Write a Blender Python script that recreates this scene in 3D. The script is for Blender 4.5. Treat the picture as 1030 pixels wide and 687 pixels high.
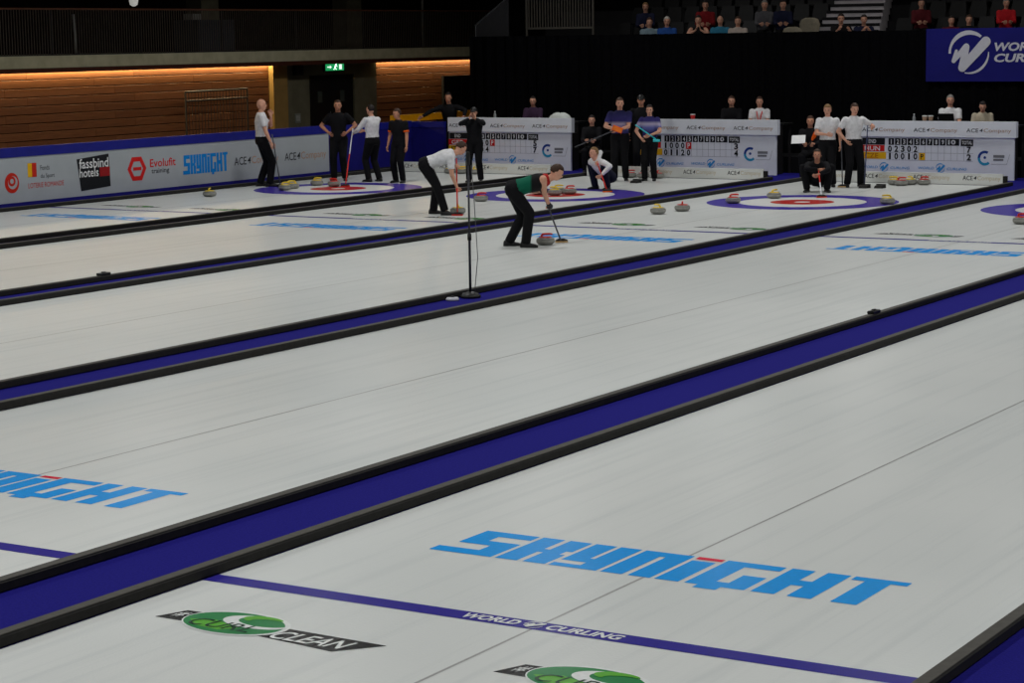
import bpy, bmesh, math, random
from mathutils import Vector, Matrix
random.seed(7)
for o in list(bpy.data.objects): bpy.data.objects.remove(o)
S = bpy.context.scene
COL = S.collection
V = Vector

# ------------------------------------------------------------------ camera
cam_d = bpy.data.cameras.new('camera'); cam = bpy.data.objects.new('camera', cam_d); COL.objects.link(cam)
CR, CU, CF = V((0.8535442, 0.52081796, -0.01452385)), V((-0.06020469, 0.12627903, 0.99016615)), V((-0.51753037, 0.84427617, -0.13914042))
CP = V((16.9068, -38.2953, 3.2139))
cam.matrix_world = Matrix(((CR.x, CU.x, -CF.x, CP.x), (CR.y, CU.y, -CF.y, CP.y), (CR.z, CU.z, -CF.z, CP.z), (0, 0, 0, 1)))
cam_d.sensor_width = 36.0; cam_d.lens = 2179.896 / 1030 * 36; cam_d.clip_end = 300; cam_d.clip_start = 0.1
S.camera = cam

# ------------------------------------------------------------------ world, lamps, exposure
w = bpy.data.worlds.new('world'); S.world = w; w.use_nodes = True
w.node_tree.nodes['Background'].inputs[0].default_value = (0.75, 0.82, 1.0, 1)
w.node_tree.nodes['Background'].inputs[1].default_value = 0.012
S.view_settings.view_transform = 'Standard'; S.view_settings.look = 'None'
S.view_settings.exposure = 0.0; S.view_settings.gamma = 1.0; S.view_settings.use_curve_mapping = False
LAMP_W = 143.0
for lx in (-9.6, -1.0, 7.6, 16.2):
    for ly in (5.6, -1.2, -8.0, -14.8, -21.6, -28.4, -35.2):
        ld = bpy.data.lights.new('hall_lamp', 'AREA'); ld.shape = 'RECTANGLE'; ld.size = 0.55; ld.size_y = 1.5
        ld.energy = LAMP_W; ld.color = (1.0, 0.998, 0.982); ld.spread = math.radians(155)
        lo = bpy.data.objects.new('hall_lamp', ld); COL.objects.link(lo); lo.location = (lx, ly, 7.5)

for lx in (-10.0, -4.0, 2.0):     # unseen dim fill lights, added to brighten the spectator stand
    ld = bpy.data.lights.new('stand_fill', 'AREA'); ld.shape = 'RECTANGLE'; ld.size = 0.5; ld.size_y = 0.5
    ld.energy = 16.0; ld.color = (1.0, 0.93, 0.85); lo = bpy.data.objects.new('stand_fill', ld); COL.objects.link(lo); lo.location = (lx, 12.2, 7.6)

# ------------------------------------------------------------------ materials
def lin(h):
    if isinstance(h, str):
        h = h.lstrip('#'); c = [int(h[i:i + 2], 16) / 255 for i in (0, 2, 4)]
    else: c = [v / 255 for v in h]
    return tuple(v / 12.92 if v <= 0.04045 else ((v + 0.055) / 1.055) ** 2.4 for v in c) + (1.0,)
MATS = {}
def mat(key, col, rough=0.6, spec=0.3, var=0.10, scale=14.0, bump=0.0, metal=0.0, emit=0.0, coord='Object', stretch=None):
    if key in MATS: return MATS[key]
    m = bpy.data.materials.new(key); m.use_nodes = True; nt = m.node_tree; N = nt.nodes; L = nt.links
    b = N['Principled BSDF']; c = lin(col)
    b.inputs['Roughness'].default_value = rough; b.inputs['Specular IOR Level'].default_value = spec; b.inputs['Metallic'].default_value = metal
    tc = N.new('ShaderNodeTexCoord'); nz = N.new('ShaderNodeTexNoise'); nz.inputs['Scale'].default_value = scale; nz.inputs['Detail'].default_value = 3
    if stretch:
        mp = N.new('ShaderNodeMapping'); mp.inputs['Scale'].default_value = stretch
        L.new(tc.outputs[coord], mp.inputs[0]); L.new(mp.outputs[0], nz.inputs['Vector'])
    else: L.new(tc.outputs[coord], nz.inputs['Vector'])
    rp = N.new('ShaderNodeValToRGB'); rp.color_ramp.elements[0].position = 0.3; rp.color_ramp.elements[1].position = 0.7
    rp.color_ramp.elements[0].color = tuple(max(0, v * (1 - var)) for v in c[:3]) + (1,)
    rp.color_ramp.elements[1].color = tuple(min(1, v * (1 + var)) for v in c[:3]) + (1,)
    L.new(nz.outputs['Fac'], rp.inputs[0]); L.new(rp.outputs[0], b.inputs['Base Color'])
    if bump:
        bp = N.new('ShaderNodeBump'); bp.inputs['Strength'].default_value = bump; bp.inputs['Distance'].default_value = 0.01
        L.new(nz.outputs['Fac'], bp.inputs['Height']); L.new(bp.outputs[0], b.inputs['Normal'])
    if emit:
        L.new(rp.outputs[0], b.inputs['Emission Color']); b.inputs['Emission Strength'].default_value = emit
    MATS[key] = m; return m

def ice_material():
    m = bpy.data.materials.new('ice'); m.use_nodes = True; nt = m.node_tree; N = nt.nodes; L = nt.links; b = N['Principled BSDF']
    tc = N.new('ShaderNodeTexCoord')
    mp = N.new('ShaderNodeMapping'); mp.inputs['Scale'].default_value = (7.5, 0.22, 1)
    L.new(tc.outputs['Object'], mp.inputs[0])
    a = N.new('ShaderNodeTexNoise'); a.inputs['Scale'].default_value = 1.0; a.inputs['Detail'].default_value = 5; a.inputs['Roughness'].default_value = 0.62; a.inputs['Distortion'].default_value = 0.5
    L.new(mp.outputs[0], a.inputs['Vector'])
    r1 = N.new('ShaderNodeValToRGB'); e = r1.color_ramp.elements
    e[0].position = 0.28; e[0].color = lin((206, 210, 208)); e[1].position = 0.50; e[1].color = lin((216, 219, 216))
    L.new(a.outputs['Fac'], r1.inputs[0])
    c = N.new('ShaderNodeTexNoise'); c.inputs['Scale'].default_value = 0.35; c.inputs['Detail'].default_value = 3
    L.new(tc.outputs['Object'], c.inputs['Vector'])
    r2 = N.new('ShaderNodeValToRGB'); e = r2.color_ramp.elements
    e[0].position = 0.32; e[0].color = (0.93, 0.94, 0.945, 1); e[1].position = 0.65; e[1].color = (1, 1, 1, 1)
    L.new(c.outputs['Fac'], r2.inputs[0])
    mx = N.new('ShaderNodeMix'); mx.data_type = 'RGBA'; mx.blend_type = 'MULTIPLY'; mx.inputs[0].default_value = 1
    L.new(r1.outputs[0], mx.inputs[6]); L.new(r2.outputs[0], mx.inputs[7]); L.new(mx.outputs[2], b.inputs['Base Color'])
    b.inputs['Roughness'].default_value = 0.27; b.inputs['Specular IOR Level'].default_value = 0.065; b.inputs['Sheen Weight'].default_value = 0.08; b.inputs['Sheen Roughness'].default_value = 0.4
    pb = N.new('ShaderNodeTexNoise'); pb.inputs['Scale'].default_value = 55; pb.inputs['Detail'].default_value = 2
    L.new(tc.outputs['Object'], pb.inputs['Vector'])
    bp = N.new('ShaderNodeBump'); bp.inputs['Strength'].default_value = 0.12; bp.inputs['Distance'].default_value = 0.01
    L.new(pb.outputs['Fac'], bp.inputs['Height']); L.new(bp.outputs[0], b.inputs['Normal']); L.new(bp.outputs[0], b.inputs['Coat Normal'])
    b.inputs['Coat Weight'].default_value = 0.03; b.inputs['Coat Roughness'].default_value = 0.09     # thin wet film
    return m
ICE = ice_material()
def under_ice(key, col):
    m = mat(key, col, 0.25, 0.09, 0.06, 30); b = m.node_tree.nodes['Principled BSDF']
    b.inputs['Sheen Weight'].default_value = 0.10; b.inputs['Sheen Roughness'].default_value = 0.35      # frosted ice film over the print
    return m

# ------------------------------------------------------------------ mesh helpers
class MB:
    def __init__(s): s.v = []; s.f = []; s.m = []
    def add(s, vs, fs, mi=0):
        n = len(s.v); s.v += [tuple(v) for v in vs]
        for f in fs: s.f.append(tuple(i + n for i in f)); s.m.append(mi)
        return s
    def box(s, x0, x1, y0, y1, z0, z1, mi=0):
        return s.add([(x0, y0, z0), (x1, y0, z0), (x1, y1, z0), (x0, y1, z0), (x0, y0, z1), (x1, y0, z1), (x1, y1, z1), (x0, y1, z1)],
                     [(0, 3, 2, 1), (4, 5, 6, 7), (0, 1, 5, 4), (1, 2, 6, 5), (2, 3, 7, 6), (3, 0, 4, 7)], mi)
    def bevbox(s, x0, x1, y0, y1, z0, z1, b=0.01, mi=0):
        # box whose four long vertical-section edges are chamfered (section in x,z swept on y)
        sec = [(x0 + b, z0), (x1 - b, z0), (x1, z0 + b), (x1, z1 - b), (x1 - b, z1), (x0 + b, z1), (x0, z1 - b), (x0, z0 + b)]
        vs = [(x, y0, z) for x, z in sec] + [(x, y1, z) for x, z in sec]
        fs = [(i, i + 8, (i + 1) % 8 + 8, (i + 1) % 8) for i in range(8)] + [tuple(range(8)), tuple(range(15, 7, -1))]
        return s.add(vs, fs, mi)
    def rings(s, rs, mi=0, cap=True):
        # rs: list of lists of points, same count
        n = len(rs[0]); vs = [p for r in rs for p in r]; fs = []
        for k in range(len(rs) - 1):
            for i in range(n):
                j = (i + 1) % n; fs.append((k * n + i, k * n + j, (k + 1) * n + j, (k + 1) * n + i))
        if cap: fs.append(tuple(range(n - 1, -1, -1))); fs.append(tuple((len(rs) - 1) * n + i for i in range(n)))
        return s.add(vs, fs, mi)
    def tube(s, pts, rad, seg=10, mi=0, dome=False):
        pts = [V(p) for p in pts]
        if not isinstance(rad, (list, tuple)): rad = [rad] * len(pts)
        if dome:
            d0 = (pts[0] - pts[1]).normalized(); d1 = (pts[-1] - pts[-2]).normalized(); r0, r1 = rad[0], rad[-1]
            pts = [pts[0] + d0 * r0 * .95, pts[0] + d0 * r0 * .7] + pts + [pts[-1] + d1 * r1 * .7, pts[-1] + d1 * r1 * .95]
            rad = [r0 * .3, r0 * .72] + list(rad) + [r1 * .72, r1 * .3]
        rs = []; prev = None
        for i, p in enumerate(pts):
            t = (pts[min(i + 1, len(pts) - 1)] - pts[max(i - 1, 0)]).normalized()
            if prev is None:
                u = t.orthogonal().normalized()
            else:
                u = (prev - t * prev.dot(t))
                u = u.normalized() if u.length > 1e-6 else t.orthogonal().normalized()
            prev = u; q = t.cross(u)
            rs.append([p + (u * math.cos(a) + q * math.sin(a)) * rad[i] for a in [2 * math.pi * k / seg for k in range(seg)]])
        return s.rings(rs, mi)
    def ell(s, c, rx, ry, rz, ax=None, seg=14, rg=9, mi=0, fn=None):
        c = V(c); ax = ax or (V((1, 0, 0)), V((0, 1, 0)), V((0, 0, 1)))
        vs = []; fs = []
        def P(d):
            if fn: d = fn(d)
            return c + ax[0] * d[0] * rx + ax[1] * d[1] * ry + ax[2] * d[2] * rz
        vs.append(P((0, 0, -1)))
        for k in range(1, rg):
            ph = -math.pi / 2 + math.pi * k / rg
            for i in range(seg):
                a = 2 * math.pi * i / seg; vs.append(P((math.cos(ph) * math.cos(a), math.cos(ph) * math.sin(a), math.sin(ph))))
        vs.append(P((0, 0, 1)))
        for i in range(seg):
            j = (i + 1) % seg; fs.append((0, 1 + j, 1 + i)); b = 1 + (rg - 2) * seg; fs.append((b + i, b + j, len(vs) - 1))
            for k in range(rg - 2): b = 1 + k * seg; fs.append((b + i, b + j, b + seg + j, b + seg + i))
        return s.add(vs, fs, mi)
    def lathe(s, prof, seg=28, c=(0, 0, 0), mi=0):
        c = V(c)
        return s.rings([[c + V((r * math.cos(a), r * math.sin(a), z)) for a in [2 * math.pi * k / seg for k in range(seg)]] for r, z in prof], mi)
    def build(s, name, mats, parent=None, smooth=False):
        me = bpy.data.meshes.new(name); me.from_pydata(s.v, [], s.f); me.update()
        mats = mats if isinstance(mats, (list, tuple)) else [mats]
        for m in mats: me.materials.append(m)
        if len(mats) > 1: me.polygons.foreach_set('material_index', s.m)
        bm = bmesh.new(); bm.from_mesh(me); bmesh.ops.recalc_face_normals(bm, faces=bm.faces); bm.to_mesh(me); bm.free()
        if smooth: me.polygons.foreach_set('use_smooth', [True] * len(me.polygons))
        o = bpy.data.objects.new(name, me); COL.objects.link(o)
        if parent: adopt(o, parent)
        return o
def adopt(o, t):
    # child built in world axes; parent carries only a translation
    o.parent = t; o.matrix_parent_inverse = Matrix.Translation(-t.location)
def tag(o, label=None, cat=None, group=None, kind=None):
    if label: o['label'] = label
    if cat: o['category'] = cat
    if group: o['group'] = group
    if kind: o['kind'] = kind
    return o
def thing(name, loc, label, cat, group=None, rz=0.0):
    o = bpy.data.objects.new(name, None); COL.objects.link(o); o.location = loc; o.rotation_euler.z = rz; o.empty_display_size = 0.1
    return tag(o, label, cat, group)
def dup(root, loc, rz=None, label=None, group=None):
    r = root.copy(); COL.objects.link(r); r.location = loc
    if rz is not None: r.rotation_euler.z = rz
    if label: r['label'] = label
    if group: r['group'] = group
    for ch in list(root.children):
        c = ch.copy(); COL.objects.link(c); c.parent = r
        for g in list(ch.children):
            d = g.copy(); COL.objects.link(d); d.parent = c
    return r
# flat print on a plane: frame = (origin, ux, uy)
class Frame:
    def __init__(s, o, ux, uy): s.o = V(o); s.ux = V(ux); s.uy = V(uy); s.n = s.ux.cross(s.uy)
    def p(s, x, y, d=0.0): return s.o + s.ux * x + s.uy * y + s.n * d
def flat(name, polys, fr, m, parent, d=0.002, inc=0.0):
    b = MB()
    for q_, pl in enumerate(polys): b.add([fr.p(x, y, d + inc * q_) for x, y in pl], [tuple(range(len(pl)))])
    me = bpy.data.meshes.new(name); me.from_pydata(b.v, [], b.f); me.materials.append(m)
    o = bpy.data.objects.new(name, me); COL.objects.link(o)
    if parent: adopt(o, parent)
    return o
def rect(x0, y0, x1, y1): return [(x0, y0), (x1, y0), (x1, y1), (x0, y1)]
def arc(cx, cy, r0, r1, a0, a1, n=40, taper=None):
    out = []
    for k in range(n):
        t0, t1 = k / n, (k + 1) / n; q = []
        for t, rr in ((t0, 0), (t1, 0), (t1, 1), (t0, 1)):
            a = math.radians(a0 + (a1 - a0) * t); mid = (r0 + r1) / 2; hw = (r1 - r0) / 2 * (taper(t) if taper else 1)
            r = mid + (hw if rr else -hw); q.append((cx + r * math.cos(a), cy + r * math.sin(a)))
        out.append(q)
    return out
def stroke(p, q, w0, w1=None, cap=True):
    w1 = w1 or w0; p = V((p[0], p[1])); q = V((q[0], q[1])); d = (q - p).normalized(); n = V((-d.y, d.x)); out = [[tuple(p + n * w0 / 2), tuple(p - n * w0 / 2), tuple(q - n * w1 / 2), tuple(q + n * w1 / 2)]]
    if cap:
        for c, ww in ((p, w0), (q, w1)): out.append([(c.x + ww / 2 * math.cos(a), c.y + ww / 2 * math.sin(a)) for a in [2 * math.pi * k / 14 for k in range(14)]])
    return out
def text(s, fr, x0, y0, x1, y1, m, parent, d=0.003, bold=0.0, shear=0.0, name='lettering'):
    cu = bpy.data.curves.new('t', 'FONT'); cu.body = s; cu.offset = bold; cu.shear = shear; cu.resolution_u = 3
    ob = bpy.data.objects.new('t', cu); COL.objects.link(ob)
    dg = bpy.context.evaluated_depsgraph_get(); me = bpy.data.meshes.new_from_object(ob.evaluated_get(dg)); me.name = name
    bpy.data.objects.remove(ob); bpy.data.curves.remove(cu)
    xs = [v.co.x for v in me.vertices]; ys = [v.co.y for v in me.vertices]
    ax, bx_, ay, by = min(xs), max(xs), min(ys), max(ys)
    for v in me.vertices:
        v.co = fr.p(x0 + (v.co.x - ax) / (bx_ - ax) * (x1 - x0), y0 + (v.co.y - ay) / (by - ay) * (y1 - y0), d)
    me.materials.clear(); me.materials.append(m)
    o = bpy.data.objects.new(name, me); COL.objects.link(o)
    if parent: adopt(o, parent)
    return o
SKY = [  # block lettering, (x0,v0,x1,v1), v in units of the height
    [(.06, .8, .46, 1), (.06, .6, .22, .8), (.06, .42, .46, .6), (.30, .2, .46, .42), (0, 0, .46, .2)],
    [(.49, 0, .65, 1), (.69, .56, .85, 1), (.65, .42, .81, .56), (.69, 0, .85, .42)],
    [(.88, .42, 1.03, 1), (1.06, 0, 1.21, 1), (.88, .25, 1.06, .42), (.875, 0, 1.06, .13)],
    [(1.24, 0, 1.39, 1), (1.43, 0, 1.58, .82), (1.39, .82, 1.58, 1)],
    [(1.61, 0, 1.77, .84)],
    [(1.81, .0, 1.97, 1), (1.97, .82, 2.2, 1), (1.97, 0, 2.2, .18), (2.05, .18, 2.2, .52), (1.9, -.12, 2.05, 0)],
    [(2.24, 0, 2.39, 1), (2.47, 0, 2.62, 1), (2.39, .4, 2.47, .6)],
    [(2.65, .86, 3.0, 1), (2.74, 0, 2.90, .86)]]
def block_letters(fr, x, y, W, H, m, mdot, parent, d=0.002):
    k = W / 3.0
    for L in SKY:
        flat('letter', [rect(x + a * k, y + b * H, x + c * k, y + e * H) for a, b, c, e in L], fr, m, parent, d)
    flat('letter_dot', [rect(x + 1.61 * k, y + .9 * H, x + 1.79 * k, y + H)], fr, mdot, parent, d)
def ring_logo(fr, cx, cy, R, m, parent, d=0.004, name='emblem'):
    k = R / 205.0
    def T(x, y): return (cx + (x - 440) * k, cy - (y - 325) * k)
    P = arc(cx, cy, R * .82, R * 1.03, 52, 182, 36, lambda t: .55 + .45 * math.sin(math.pi * min(1, t * 1.2)))
    flat(name, P, fr, m, parent, d)
    P = arc(cx, cy, R * .88, R * 1.0, 258, 362, 30, lambda t: .35 + .65 * math.sin(math.pi * t))
    flat(name, P, fr, m, parent, d)
    P = stroke(T(287, 402), T(316, 308), 36 * k, 30 * k) + stroke(T(290, 402), T(405, 275), 40 * k, 58 * k) + stroke(T(415, 268), T(378, 465), 62 * k, 80 * k) + stroke(T(382, 462), T(606, 222), 78 * k, 96 * k)
    return flat(name, P, fr, m, parent, d, max(.0003, .0012 * min(1, R / .4)))

# ------------------------------------------------------------------ colours
M_blue = under_ice('house_blue', (58, 40, 158)); M_red = under_ice('house_red', (188, 32, 26)); M_white = under_ice('house_white', (226, 228, 224))
M_hog = under_ice('hog_blue', (44, 36, 140)); M_sky = under_ice('advert_blue', (0, 150, 232)); M_dot = under_ice('advert_red', (214, 30, 66))
M_line = under_ice('line_grey', (163, 164, 162)); M_pblack = under_ice('print_black', (24, 25, 25)); M_pwhite = under_ice('print_white', (224, 228, 226))
M_green = under_ice('print_green', (38, 128, 70)); M_lgreen = under_ice('print_light_green', (92, 172, 52)); M_dgreen = under_ice('print_deep_green', (20, 60, 40))
M_carpet = mat('blue_carpet', (27, 24, 114), 0.95, 0.08, 0.16, 60, 0.25)
M_foam = mat('black_foam', (33, 32, 30), 0.75, 0.25, 0.2, 20, 0.05)
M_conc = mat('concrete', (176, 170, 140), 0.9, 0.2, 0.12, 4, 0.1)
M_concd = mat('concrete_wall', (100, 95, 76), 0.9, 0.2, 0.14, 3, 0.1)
M_dark = mat('dark_floor', (22, 22, 24), 0.9, 0.1, 0.2, 3)
M_curtain = mat('black_cloth', (13, 13, 15), 1.0, 0.0, 0.2, 12, 0.1)
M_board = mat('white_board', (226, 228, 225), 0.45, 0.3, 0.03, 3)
M_sboard = mat('scoreboard_white', (228, 232, 238), 0.5, 0.3, 0.03, 4)
M_bblue = mat('board_blue', (22, 27, 128), 0.5, 0.3, 0.08, 5)
M_bblue2 = mat('board_deep_blue', (26, 24, 112), 0.6, 0.2, 0.08, 5)
M_black = mat('black_plastic', (18, 18, 19), 0.45, 0.35, 0.15, 20)
M_txt = mat('text_dark', (48, 48, 52), 0.6, 0.2, 0.05); M_tan = mat('text_tan', (178, 142, 118), 0.6, 0.2, 0.05)
M_tred = mat('text_red', (208, 30, 28), 0.6, 0.2, 0.05); M_tblue = mat('text_blue', (0, 128, 208), 0.6, 0.2, 0.05); M_tyel = mat('text_yellow', (232, 178, 20), 0.6, 0.2, 0.05)
M_twhite = mat('text_white', (230, 232, 232), 0.6, 0.2, 0.03); M_cell = mat('cell_black', (24, 26, 30), 0.6, 0.2, 0.08); M_grid = mat('grid_grey', (120, 126, 132), 0.6, 0.2, 0.05)
M_navy = mat('emblem_navy', (30, 64, 140), 0.6, 0.2, 0.05); M_teal = mat('emblem_teal', (40, 150, 190), 0.6, 0.2, 0.05)
M_metal = mat('steel', (120, 122, 124), 0.4, 0.5, 0.08, 20, 0, 0.7); M_dmetal = mat('dark_metal', (36, 34, 34), 0.5, 0.4, 0.1, 20, 0, 0.3)
M_railtop = mat('rail_wood', (96, 58, 38), 0.6, 0.3, 0.2, 10)

# ------------------------------------------------------------------ floor, ice sheets, dividers
Y0, YE = -38.0, 5.45
tag(MB().box(-24, 22, -42, 22, -0.12, -0.035).build('floor', M_dark), 'dark hall floor under the ice and the stands', 'floor', kind='structure')
HF, HN = -6.401, -28.346
CX = [-10.95, -5.475, 0.0, 5.475, 10.95]
LE = [-13.35, -7.88, -2.42, 3.15, 8.64]; RE = [-8.70, -3.25, 2.20, 7.70, 13.20]
SHEET_LAB = ['ice sheet running along the white sponsor boards', 'ice sheet whose button is covered by a cluster of stones',
             'ice sheet on which the sweeper in green leads a stone', 'empty ice sheet with one red stone in front of its house',
             'ice sheet with a complete blue hog line and large light blue lettering']
def curl_logo(fr, ox, oy, parent):
    # black slanted plates, green oval with white rim, swirl
    g = Frame(fr.p(ox, oy), fr.ux, fr.uy)
    flat('logo_plate', [[(-.78, -.10), (-.70, .09), (-.36, .11), (-.46, -.10)]], g, M_pblack, parent, .002)
    flat('logo_plate', [[(-.06, -.14), (.02, .05), (.72, .03), (.52, -.20)]], g, M_pblack, parent, .002)
    el = lambda cx, cy, a, b, n=36: [(cx + a * math.cos(2 * math.pi * k / n), cy + b * math.sin(2 * math.pi * k / n)) for k in range(n)]
    flat('logo_oval_rim', [el(-.28, .0, .345, .222)], g, M_pwhite, parent, .003)
    flat('logo_oval', [el(-.29, -.005, .325, .20)], g, M_green, parent, .004)
    flat('logo_oval', [[(-.57, -.05), (-.42, .0), (-.2, -.08), (-.28, -.16), (-.46, -.14)]], g, M_lgreen, parent, .005)
    sq = lambda P, cy, k: [[(x, cy + (y - cy) * k) for x, y in q] for q in P]
    flat('logo_swirl', sq(arc(-.16, .07, .14, .25, 110, 350, 30, lambda t: .15 + .85 * math.sin(math.pi * t)), .07, .52), g, M_pwhite, parent, .0055)
    flat('logo_swirl', sq(arc(-.15, .10, .06, .17, 40, 215, 20, lambda t: .2 + .8 * math.sin(math.pi * t)), .10, .5), g, M_lgreen, parent, .0065)
    text('CURL', g, -.53, -.14, -.10, -.01, M_dgreen, parent, .0075, .004, .25)
    text('CLEAN', g, .05, -.15, .56, -.005, M_pwhite, parent, .004, .012, .35)
    text('#', g, -.71, -.045, -.63, .05, M_pwhite, parent, .004, .01, .4)
for i in range(5):
    t = MB().box(LE[i], RE[i], Y0, YE, -0.03, 0.0).build('ice_sheet', ICE)
    tag(t, SHEET_LAB[i], 'ice sheet', kind='structure')
    cx = CX[i]
    up = Frame((cx, 0, 0), (1, 0, 0), (0, 1, 0)); dn = Frame((cx, HF + HN, 0), (-1, 0, 0), (0, -1, 0))
    flat('house_ring', arc(0, 0, 1.219, 1.829, 0, 360, 72), up, M_blue, t, .0015)
    flat('house_ring', arc(0, 0, .152, .61, 0, 360, 48), up, M_red, t, .0015)
    flat('button', [[(.152 * math.cos(a), .152 * math.sin(a)) for a in [k * math.pi / 12 for k in range(24)]]], up, M_white, t, .0015)
    flat('house_white', arc(0, 0, .61, 1.219, 0, 360, 60), up, M_white, t, .001)
    flat('centre_line', [rect(-.009, Y0 + 1, .009, -1.829), rect(-.009, 1.829, .009, 3.6)], up, M_line, t, .001)
    flat('tee_line', [rect(LE[i] - cx + .05, -.006, -1.83, .006), rect(1.83, -.006, RE[i] - cx - .05, .006)], up, M_line, t, .001)
    flat('back_line', [rect(LE[i] - cx + .05, 1.829, RE[i] - cx - .05, 1.845)], up, M_line, t, .001)
    for h in (HF, HN):
        flat('hog_line', [rect(LE[i] - cx, h - .076, RE[i] - cx, h + .076)], up, M_hog, t, .002)
    # hog line lettering reads from each end
    for fr, dy in ((up, HN), (dn, HN)):
        if fr is dn and False: continue
        g = Frame(fr.p(0, dy), fr.ux, fr.uy) if fr is up else Frame(fr.p(0, HN), fr.ux, fr.uy)
        text('WORLD', g, -.48, -.046, -.12, .046, M_pwhite, t, .004, .03, .2)
        text('CURLING', g, .06, -.046, .53, .046, M_pwhite, t, .004, .03, .2)
        ring_logo(g, -.03, 0, .062, M_pwhite, t, .004)
        block_letters(fr, -1.54, HN + 1.235, 3.0, .61, M_sky, M_dot, t)
        curl_logo(fr, -1.23, HN - .755, t); curl_logo(fr, 1.02, HN - .755, t)
# walkway carpets
for k, (a, b) in enumerate(zip(RE, LE[1:] + [14.6])):
    tag(MB().box(a + .012, b - .012, Y0, YE + .1, -0.03, 0.0005).build('walkway_carpet', M_carpet if k else mat('dark_carpet', (40, 38, 62), .95, .08, .16, 60, .25)),
        ['dark blue carpet strip between the two sheets nearest the sponsor boards', 'blue carpet strip beside the cluster of stones on the button', 'blue carpet strip with the slim black pole standing on it',
         'broad blue carpet strip crossing the hall below the empty sheet', 'dark blue carpet beyond the outer rail of the large lettered sheet'][k], 'carpet', kind='structure')
tag(MB().box(-13.89, LE[0] - .012, Y0, YE + .1, -0.03, 0.0005).build('walkway_carpet', M_carpet), 'narrow blue carpet strip at the foot of the sponsor boards', 'carpet', kind='structure')
tag(MB().box(-13.89, 15, YE + .105, 7.9, -0.03, 0.0005).build('walkway_carpet', M_carpet), 'blue carpet behind the sheet ends under the scoreboards', 'carpet', kind='structure')
RAILS = [(LE[0] - .09, 'black foam rail between ice and sponsor boards'), (RE[0], 'black foam rail on the sponsor board side of the first divider'), (LE[1] - .09, 'black foam rail bordering the ice of the white-shirted sweeper'),
         (RE[1], 'black foam rail beside the carpet below the house with clustered stones'), (LE[2] - .09, 'black foam rail bordering the ice behind the sweeper in green'), (RE[2], 'black foam rail behind the slim black pole'),
         (LE[3] - .09, 'black foam rail in front of the slim black pole'), (RE[3], 'black foam rail bordering the empty sheet, upper side of the broad carpet'),
         (LE[4] - .09, 'black foam rail bordering the large lettered sheet, lower side of the broad carpet'), (RE[4], 'black foam rail at the corner end of the hog line with white lettering')]
M_strip = mat('rail_top_grey', (74, 72, 67), .7, .25, .12, 20)
for k, (x, lab) in enumerate(RAILS):
    t = thing('divider_rail', (x + .045, 0, .0045), lab, 'rail', 'foam rails between the sheets')
    MB().bevbox(x, x + .09, Y0, YE + .12, 0.001, .070, .010).build('foam_body', M_foam, t); MB().bevbox(x + .006, x + .084, Y0, YE + .12, .070, .076, .003).build('top_strip', M_strip, t)

# ------------------------------------------------------------------ advert helpers for boards
def ace(fr, x, y, w, h, parent, d=.004, tan=M_tan):
    text('ACE', fr, x, y, x + w * .27, y + h, M_txt, parent, d, .004)
    text('4', fr, x + w * .29, y + h * .1, x + w * .37, y + h * .95, M_txt, parent, d, .01, .2)
    text('Company', fr, x + w * .39, y - h * .25, x + w, y + h, tan, parent, d, .0)
# end boards
for i in range(5):
    t = thing('end_board', (CX[i], YE + .06, 0), ['low white end board beside the blue corner boards', 'low white end board below the scoreboard with officials in black and white', 'low white end board below the red HUN and yellow CZE scoreboard', 'low white end board of the empty sheet', 'low white end board of the large lettered sheet'][i], 'board')
    MB().box(LE[i] + .05, RE[i] - .1, YE + .03, YE + .09, 0.005, .23).build('panel', M_board, t)
    MB().box(LE[i] + .05, RE[i] - .1, YE + .025, YE + .095, .23, .24).build('cap', M_board, t)
    MB().box(RE[i] - .1, RE[i] - .02, YE + .02, YE + .1, 0.005, .2).build('corner_pad', M_foam, t)
    fr = Frame((LE[i], YE + .03, 0), (1, 0, 0), (0, 0, 1))
    for k in range(4): ace(fr, .35 + k * 1.1, .10, .82, .095, t, .003, mat('text_sand', (205, 192, 165), .6, .2, .05))

# ------------------------------------------------------------------ left sponsor boards
BX = -13.9
t = thing('sponsor_board', (BX, -8, 0), 'long white rink board with sponsor logos and blue top edge', 'rink board')
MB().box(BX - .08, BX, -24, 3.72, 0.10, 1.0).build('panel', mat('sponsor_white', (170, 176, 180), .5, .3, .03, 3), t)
MB().box(BX - .10, BX + .015, -24, 3.72, 1.0, 1.19).build('top_edge', M_bblue, t)
MB().box(BX - .10, BX + .012, -24, 3.72, .0045, .10).build('kick_strip', M_bblue2, t)
fr = Frame((BX, 0, 0), (0, 1, 0), (0, 0, 1))
M_dred = mat('logo_red', (196, 40, 24), .6, .2, .08)
# round lottery emblem
flat('emblem', arc(-6.86, .50, .12, .21, 20, 380, 44, lambda t: .35 + .65 * abs(math.sin(math.pi * t))), fr, M_dred, t, .003)
flat('emblem', arc(-6.87, .53, .05, .10, 0, 360, 30), fr, M_dred, t, .003)
flat('emblem', [rect(-6.42, .58, -6.28, .86)], fr, M_tyel, t, .003); flat('emblem', [rect(-6.30, .58, -6.17, .86)], fr, M_dred, t, .0035)
text('Fonds', fr, -6.06, .70, -5.80, .80, M_txt, t); text('du Sport', fr, -6.06, .52, -5.66, .63, M_txt, t)
text('LOTERIE ROMANDE', fr, -6.42, .36, -5.40, .46, M_dred, t, .003, .0)
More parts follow.
